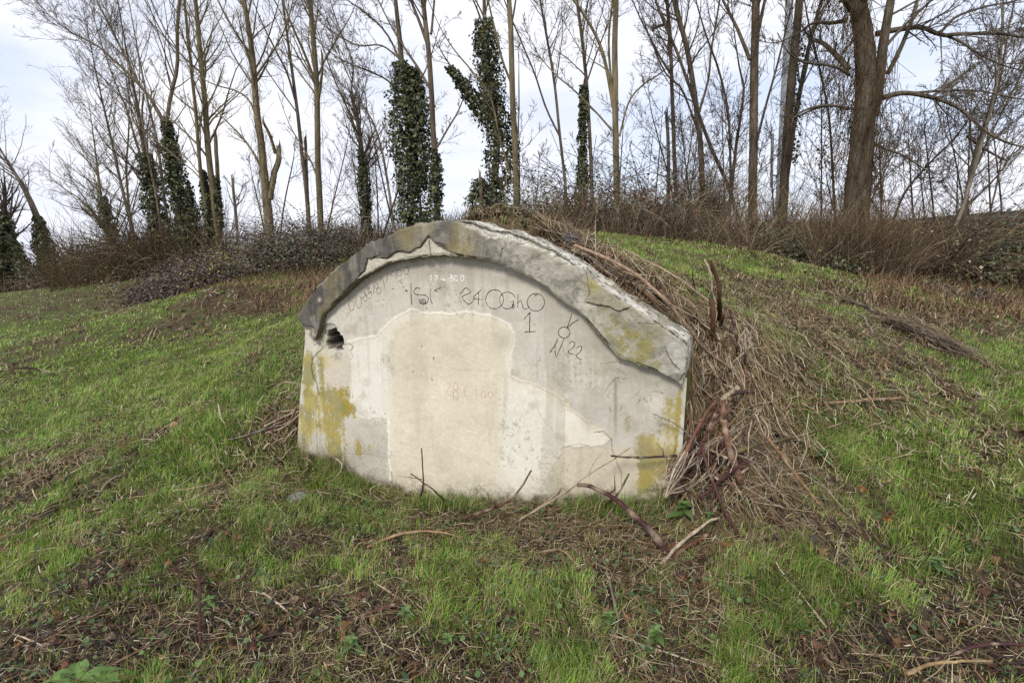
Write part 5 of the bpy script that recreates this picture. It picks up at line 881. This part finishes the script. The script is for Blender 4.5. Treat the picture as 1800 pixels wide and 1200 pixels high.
named([gp(1390, 720, .02), gp(1480, 716, .03), gp(1530, 716, .04), gp(1582, 708, .03)], (6, 7), lin((170, 138, 104)) * .6, 'dead_stalk', 'broken tan stem with a pale end on the right slope', 'dead stalk', side=1)
named([gp(1190, 560 + 130, .3), gp(1300, 640, .02), gp(1360, 672, .03), gp(1400, 690, .02)], (4, 3), OLV, 'dead_stalk', 'thin olive stem slanting down the slope right of the arch', 'dead stalk', side=0)
named([gp(0, 660, .05), gp(40, 660, .10), gp(70, 658, .06), gp(95, 664, .03)], (4, 3), DARKB, 'branch', 'dark forked branch on the grass at the left edge', 'branch', side=4)
named([gp(205, 642, .02), gp(210, 632, .15), gp(195, 625, .22)], (3, 2), DARKB, 'twig', 'dark forked twig sticking up in the left grass', 'twig', side=3)
named([gp(145, 715, .02), gp(168, 690, .06), gp(190, 664, .06)], (3, 2), TAN, 'dead_stalk', 'long tan stalk lying slantwise in the left grass', 'dead stalk', side=0)
named([gp(398, 752, .01), gp(390, 742, .04), gp(386, 730, .08)], (5, 3), PALE * 1.05, 'dead_stalk', 'bent bleached stalk in the grass left of the wall', 'dead stalk', side=0)
named([gp(390, 782, .02), gp(430, 778, .03), gp(500, 758, .05)], (4, 3), GREYB, 'twig', 'grey twig reaching to the left end of the wall', 'twig', side=2)
named([gp(570, 858, .02), wp(590, 840, .10), wp(602, 818, .06), wp(590, 805, .03)], (4, 3), PALE * .85, 'dead_stalk', 'pale stem leaning on the lichen covered left corner', 'dead stalk', side=1)
named([gp(638, 860), gp(655, 880, .04), gp(680, 892, .02)], (7, 4), MAR, 'twig', 'small purple twig at the foot of the wall left of the seam', 'twig', side=0)
named([gp(915, 920, .02), gp(960, 900, .05), gp(1010, 878, .08)], (5, 3), PALE * .9, 'dead_stalk', 'pale bundle stem at the wall foot below the grey plaster', 'dead stalk', side=2)
named([gp(1160, 998, .02), gp(1195, 975, .06), gp(1240, 945, .07), gp(1262, 935, .05)], (9, 6), PALE, 'dead_stalk', 'thick whitish stem beside the big nettle', 'dead stalk', side=1)
named([gp(1170, 1000, .01), gp(1205, 975, .03), gp(1245, 948, .03)], (10, 8), lin((128, 84, 62)) * .6, 'dead_stalk', 'flat reddish stem under the whitish one', 'dead stalk', side=0)
# --- the rest of the heap and the straw slope: dry stems no one could tell apart
GH = 'dry bramble stems heaped at the right end of the wall'; LH = 'dry bramble stem tangled in the heap at the right end of the wall'
cols = [PALE, PALE * 1.1, TAN, RED_B, lin((150, 112, 90)) * .6, GREYB, PALE * .9, MAR]
for k in range(170):
    u0 = rng.normal(1256, 44); v0 = rng.uniform(690, 870); d0 = rng.uniform(2.32, 2.62); an = rng.normal(1.9, .75); l = rng.uniform(30, 150); u1 = u0 + l * math.cos(an); v1 = v0 + l * math.sin(an); u0, u1 = max(u0, 1206 + rng.uniform(0, 12)), max(u1, 1175)
    A_ = pt(u0, v0, d0 + .12); B_ = pt(u1, v1, d0 - .08)
    for q in (A_, B_): q[2] = max(q[2], float(height(q[0], q[1])) + .01)
    A_[2] = min(A_[2], float(height(A_[0], A_[1])) + .30); B_[2] = min(B_[2], float(height(B_[0], B_[1])) + .22); M_ = (A_ + B_) / 2 + rng.normal(size=3) * .03
    w = rng.choice([2, 2.5, 3, 4, 6, 8], p=[.22, .22, .22, .16, .12, .06]) * .5 / FOC * 2.45; stick(np.array([A_, M_, B_]), w, w * .7, cols[rng.integers(len(cols))], 'bramble_cane', LH, GH, 'bramble cane', n=9)
for k in range(80):       # and higher up, between the arch's end and the slope
    u0 = rng.uniform(1222, 1330); v0 = rng.uniform(545, 760); an = rng.normal(1.0, .75); l = rng.uniform(24, 110); P_ = [gp(u0 + q * l * math.cos(an), v0 + q * l * math.sin(an), rng.uniform(.01, .11)) for q in (-.5, 0, .5)]
    if np.ptp([p[1] for p in P_]) > 1.3 or any(blocked(p[0], p[1], .01) for p in P_): continue
    w = rng.choice([1.6, 2.2, 3, 4.5]) * .5 / FOC * 2.8; stick(np.array(P_), w, w * .7, cols[rng.integers(len(cols))], 'bramble_cane', LH, GH, 'bramble cane', n=9)
GS = 'dry stems lying on the straw slope behind the arch'; LS = 'dry stem lying downhill on the straw slope behind the right half of the arch'
for k in range(120):
    f = rng.random(); u0 = 985 + 230 * f; v0 = 447 + 140 * f; o = rng.uniform(2, 46) * (.4 + .6 * f); u0 += o * .35; v0 -= o * .55; l = rng.uniform(30, 95); sl = rng.normal(.60, .16)
    P_ = [gp(u0 + q * l, v0 + q * l * sl + rng.normal() * 2, rng.uniform(.015, .06)) for q in (0, .5, 1)]
    if np.ptp([p[1] for p in P_]) > 1.6: continue
    w = rng.choice([2, 2.6, 3.5, 5]) * .5 / FOC * 3.2; stick(np.array(P_), w, w * .7, cols[rng.integers(len(cols))], 'dead_stalk', LS, GS, n=8)
GF = 'dead sticks strewn over the grass'; LF = 'small dead stick strewn on the grass and leaf litter'
for k in range(130):
    u, v = rng.uniform(-20, 1820), 1200 - 330 * rng.random() ** 1.3
    if 500 < u < 1230 and v < 930: v = rng.uniform(935, 1190)
    p = gp(u, v, .015); an = rng.uniform(0, 3.14); l = rng.uniform(.06, .24); d = np.array([math.cos(an), math.sin(an), 0]) * l
    q = [p - d, p + rng.normal(size=3) * .012, p + d]; q = [np.array([a_[0], a_[1], float(height(a_[0], a_[1])) + rng.uniform(.008, .03)]) for a_ in q]
    w = rng.uniform(.0022, .0060); stick(np.array(q), w, w * .7, [DARKB, RED_B, PALE, TAN, MAR, DARKB][rng.integers(6)], 'dry_stick', LF, GF, 'stick', n=9)
GL_ = 'dry stems piled at the left foot of the wall'; LL = 'dry stem in the small pile at the left foot of the wall'
for k in range(44):
    u, v = rng.normal(505, 26), rng.normal(775, 34); l = rng.uniform(20, 70); an = rng.normal(-.6, .7); q = [gp(u - l * math.cos(an) * .5, v - l * math.sin(an) * .3, rng.uniform(.01, .07)), gp(u, v, rng.uniform(.02, .10)), gp(u + l * .5 * math.cos(an), v + l * .3 * math.sin(an), rng.uniform(.01, .06))]
    if max(a_[0] for a_ in q) > -1.32 or np.ptp([a_[1] for a_ in q]) > 1: continue
    w = rng.uniform(2, 5) * .5 / FOC * 3.3; stick(np.array(q), w, w * .7, cols[rng.integers(len(cols))], 'dead_stalk', LL, GL_, n=8)

# ------------------------------------------------------------------ fallen leaves
def leaf_proto(kind):
    n = 15; t = np.linspace(0, 1, n)
    if kind == 0: w = .42 * np.sin(np.pi * t ** .85) * (1 + .38 * np.sin(t * 21)) ; Ln = .07
    elif kind == 1: w = .40 * np.sin(np.pi * t ** .8); Ln = .06
    elif kind == 2: w = .24 * np.sin(np.pi * t ** .9); Ln = .085
    else: w = .48 * np.sin(np.pi * t ** .7) * (1 + .12 * np.sin(t * 30)); Ln = .05
    rows = []
    for i in range(n):
        for s in (-1, -.5, 0, .5, 1):
            z = .22 * (s * w[i]) ** 2 * 6 * (1 if kind != 1 else -.8) + .10 * math.sin(t[i] * 4 + kind) + .05 * rng.normal() * abs(s); rows.append((s * w[i], t[i] - .5, z))
    return np.array(rows) * Ln, grid_quads(n, 5)
LK = [('tan lobed oak leaf fallen on the grass', [(168, 122, 88), (150, 106, 78)]), ('rounded orange brown leaf fallen on the grass', [(172, 112, 66), (158, 104, 62)]), ('narrow curled light brown leaf fallen on the grass', [(178, 140, 104), (150, 118, 92)]), ('dark brown withered leaf fallen on the grass', [(104, 76, 62), (120, 84, 66)])]
protos = []
for kk, (lb, cs) in enumerate(LK):
    for c in cs:
        V, Q = leaf_proto(kk); o = mesh_np('fallen_leaf', V, Q, col=lin(c) * .56 * (.85 + .3 * rng.random((len(V), 1))), mat=M_LEAF, smooth_=True); tag(o, lb, 'leaf', 'fallen leaves: ' + lb); protos.append(o)
SPOT = [(705, 948), (925, 1108), (965, 1100), (1040, 1005), (1015, 1012), (1100, 1092), (1110, 1125), (830, 1082), (852, 1000), (908, 1116), (1226, 1050), (1298, 1008), (1648, 880), (1610, 965), (1440, 988), (1412, 1135), (1490, 1030), (1530, 1040), (1560, 1038), (1385, 1082), (1310, 1080), (1302, 1112), (1350, 1010), (1345, 985), (1560, 920), (1240, 1040), (1780, 1148), (1770, 1000), (1700, 710), (1745, 745), (1655, 700), (1500, 690), (1418, 600), (1440, 620), (1310, 705), (1680, 835), (30, 910), (175, 975), (45, 790), (100, 830), (265, 958), (275, 870), (305, 750), (285, 1062), (355, 1030), (400, 1005), (230, 1005), (130, 1010), (260, 770), (175, 835), (420, 960), (430, 862), (535, 852), (520, 930), (150, 1120), (440, 1152), (410, 1150), (330, 925), (620, 1075), (655, 1090), (1195, 1030), (1255, 985), (1305, 950), (1050, 1170), (1450, 1170), (1690, 1105), (1560, 1085), (1160, 960)]
first = [True] * len(protos)
pts_ = [(u, v) for u, v in SPOT] + [(rng.uniform(0, 1800), 1195 - 330 * rng.random() ** 1.2) for _ in range(110)]
for j, (u, v) in enumerate(pts_):
    if 515 < u < 1215 and v < 905: continue
    k = rng.integers(len(protos)); o = protos[k]
    if not first[k]: o = o.copy(); scene.collection.objects.link(o)
    first[k] = False; p = gp(u, v, .022); o.location = p; o.rotation_euler = (rng.normal() * .45, rng.normal() * .45, rng.uniform(0, 6.28)); s = rng.uniform(.5, .9); o.scale = (s, s, s)

# ------------------------------------------------------------------ nettles, dock, stone, tussock
def nettle(h, m, seed, lsz):
    root = empty('nettle'); st = np.array([(0, 0, 0), (.006, .004, h * .5), (.0, .01, h)]); V, F = tubes(smooth(st, 6)[None], np.linspace(.0028, .0014, 6)[None], 6); a = Acc(); a.add(V, F, None, lin((110, 124, 70)) * .6); a.build('stem', M_IVY, root)
    n = 13; t = np.linspace(0, 1, n); w = .31 * np.sin(np.pi * np.clip(t, 0, 1) ** .62) * (1 + .16 * (np.arange(n) % 2 * 2 - 1)); w[0] = .04; w[-1] = 0
    base = np.array([(s * w[i], t[i], .16 * abs(s) * w[i] * 2 - .30 * t[i] ** 2) for i in range(n) for s in (-1, -.5, 0, .5, 1)])
    for lev in range(m):
        z = h * (1 - .22 * lev / max(1, m - 1) * 2.6) if m > 1 else h; z = max(z, .01)
        for q in range(4 if lev == 0 else 2):
            az = q * (math.pi / 2 if lev == 0 else math.pi) + lev * 1.57 + rng.normal() * .25; s = lsz * (.8 + .22 * lev) * rng.uniform(.8, 1.2); up = .35 - .12 * lev + rng.normal() * .12
            B = base * s; y = B[:, 1] * math.cos(up) - B[:, 2] * math.sin(up); zz = B[:, 1] * math.sin(up) + B[:, 2] * math.cos(up); x = B[:, 0]
            P_ = np.c_[x * math.cos(az) - y * math.sin(az), x * math.sin(az) + y * math.cos(az), zz + z]; c = lin([(112, 142, 76), (98, 130, 68), (126, 154, 84)][rng.integers(3)]) * .6
            cv = np.tile(c, (len(P_), 1)); cv.reshape(n, 5, 3)[:, 2] *= 1.25; mesh_np('leaf', P_, grid_quads(n, 5), col=cv, mat=M_IVY, parent=root, smooth_=True)
    return root
def dup(root, loc, rz, sc):
    r = root.copy(); scene.collection.objects.link(r); r.location = loc; r.rotation_euler = (0, 0, rz); r.scale = (sc,) * 3
    for ch in list(root.children): c = ch.copy(); scene.collection.objects.link(c); c.parent = r
    return r
NP = [nettle(.09, 4, 0, .048), nettle(.06, 3, 1, .034), nettle(.04, 3, 2, .026)]
NS_ = [(1200, 925, 0, 1.15, 'largest nettle with broad toothed leaves, right below the wall corner'), (1245, 930, 1, 1.0, 'small nettle close right of the largest one'), (1268, 905, 1, 1.1, 'nettle on the slope above the largest one, beside a reddish cane'), (1265, 820, 0, .8, 'nettle growing deep inside the heap of canes'), (1315, 850, 1, 1.3, 'nettle at the right foot of the cane heap'), (1310, 745, 0, .75, 'nettle high in the heap just right of the thickest cane'),
       (1445, 818, 0, .9, 'nettle with pale star of leaves standing alone right of the heap'), (1470, 700, 1, 1.0, 'nettle on the slope beside the straw'), (1610, 710, 0, .75, 'nettle alone on the upper right slope'), (1545, 745, 1, 1.1, 'nettle patch on the right slope left of a single one'), (1605, 762, 1, .9, 'small nettle below the upper right one'), (1430, 860, 2, 1.2, 'tiny nettle below the lone star leaved one'), (1645, 1010, 0, .9, 'nettle in the tall grass at the right'),
       (858, 882, 0, .6, 'upright nettle tip at the middle of the wall foot'), (990, 878, 0, .7, 'nettle leaves against the wall foot below the grey plaster'), (1085, 885, 0, .55, 'nettle half hidden behind the purplish branch'), (740, 900, 1, .9, 'low nettle in the grass before the cream patch'), (665, 915, 1, 1.0, 'nettle seedling left of the bent light branch'), (605, 835, 0, .8, 'nettle clump at the left lower corner of the wall'), (660, 862, 1, .8, 'small nettle at the wall foot left of the plaster seam'), (790, 1140, 2, 1.4, 'dark green seedling below the green patch'), (620, 1150, 0, .8, 'nettle in the dark litter near the bottom'), (1070, 1105, 0, .7, 'leafy nettle right of the green patch near the bottom'), (1150, 1140, 0, .9, 'broad nettle right of a brown leaf near the bottom'), (980, 1060, 1, .9, 'round leaved seedling inside the green patch'), (715, 1100, 1, 1.1, 'pale seedling at the left rim of the green patch'), (565, 930, 2, 1.2, 'tiny seedling left of the bent light branch'), (370, 1075, 1, 1.0, 'bright yellowish seedling beside the purple cane')]
used = [False] * 3
for u, v, k, s, lb in NS_:
    p = gp(u, v, -.005)
    if used[k]: o = dup(NP[k], p, rng.uniform(0, 6.28), s)
    else: o = NP[k]; o.location = p; o.rotation_euler = (0, 0, rng.uniform(0, 6.28)); o.scale = (s,) * 3; used[k] = True
    tag(o, lb, 'nettle', 'young nettles in the grass')
dock = empty('dock_plant', tuple(gp(140, 1207, 0))); tag(dock, 'dock plant with two broad bright green leaves at the bottom left', 'plant')
for (az, Ln, wd, up) in ((.16, .22, .070, .22), (2.2, .10, .06, .5), (-.6, .14, .06, .2), (3.3, .12, .06, .5)):
    n = 15; t = np.linspace(0, 1, n); w = wd * .5 * np.sin(np.pi * t ** .7) * (1 + .03 * np.sin(t * 40)); w[0] = .006
    B = np.array([(s * w[i], t[i] * Ln, .35 * abs(s) * w[i] + .006 * math.sin(9 * t[i] + az) * abs(s) + Ln * (math.sin(up) * t[i] - .42 * t[i] ** 2) + .02) for i in range(n) for s in (-1, -.5, 0, .5, 1)])
    x, y = B[:, 0].copy(), B[:, 1].copy(); az2 = az - math.pi / 2; B[:, 0] = x * math.cos(az2) - y * math.sin(az2); B[:, 1] = x * math.sin(az2) + y * math.cos(az2)
    cv = np.tile(lin((122, 158, 76)) * .6, (len(B), 1)) * (.75 + .5 * fbm(B[:, 0] * 60, B[:, 1] * 60, seed=7))[:, None]; cv.reshape(n, 5, 3)[:, 2] *= 1.5; mesh_np('leaf', B, grid_quads(n, 5), col=cv, mat=M_IVY, parent=dock, smooth_=True)
def stone(u, v, sx, sy, sz, col, label):
    nu, nv = 22, 14; th = np.linspace(0, 2 * np.pi, nu, endpoint=False)[None]; ph = np.linspace(.02, np.pi - .02, nv)[:, None]; D_ = np.stack([np.sin(ph) * np.cos(th), np.sin(ph) * np.sin(th), np.cos(ph) * np.ones_like(th)], -1)
    f = np.min(np.stack([1 / np.maximum(.35, D_ @ k) * q for k, q in zip(norm(rng.normal(size=(9, 3))), rng.uniform(.62, .95, 9))]), 0); f = np.minimum(f, 1.0)[..., None]; V = D_ * f * np.array([sx, sy, sz]); V += .06 * sx * (fbm(V[..., 0] * 60, V[..., 1] * 60, V[..., 2] * 60, seed=5)[..., None] - .5) * D_
    o = mesh_np('stone', V.reshape(-1, 3), grid_quads(nv, nu, True), col=lin(col) * .62, mat=M_STONE); o.location = gp(u, v, sz * .25); o.rotation_euler = (.1, -.1, rng.uniform(0, 6)); tag(o, label, 'stone')
stone(521, 880, .075, .055, .04, (150, 148, 150), 'grey flat topped stone in the grass left of the wall')
stone(1001, 427, .09, .08, .05, (104, 108, 118), 'blue grey stone on the earth just behind the arch')
stone(732, 964, .03, .025, .02, (196, 188, 184), 'small whitish stone on the grass before the wall')
stone(307, 752, .05, .04, .03, (206, 160, 120), 'small orange stone on the left grass')
tu = Acc(); c0 = gp(1620, 605, 0); M = 900; f = rng.random(M); lin0 = gp(1560, 572, 0); lin1 = gp(1690, 632, 0); ux = lin0[0] + (lin1[0] - lin0[0]) * f; uy = lin0[1] + (lin1[1] - lin0[1]) * f + rng.normal(size=M) * .12
ribbons(ux + rng.normal(size=M) * .05, uy, rng.uniform(.15, .55, M), rng.uniform(.004, .010, M), np.full(M, math.atan2(lin1[1] - lin0[1], lin1[0] - lin0[0])) + rng.normal(size=M) * .35, rng.normal(0, .18, M), pick([lin((124, 106, 88)), lin((146, 126, 102)), lin((100, 84, 70)), lin((176, 156, 128))], M) * .6, tu, np.abs(rng.normal(.02, .05, M)))
o = tu.build('dead_tussock', M_STRAW); o.data.transform(mathutils.Matrix.Translation(-mathutils.Vector(c0))); o.location = c0; tag(o, 'flattened grey brown tussock of dead grass on the right slope', 'dead grass')
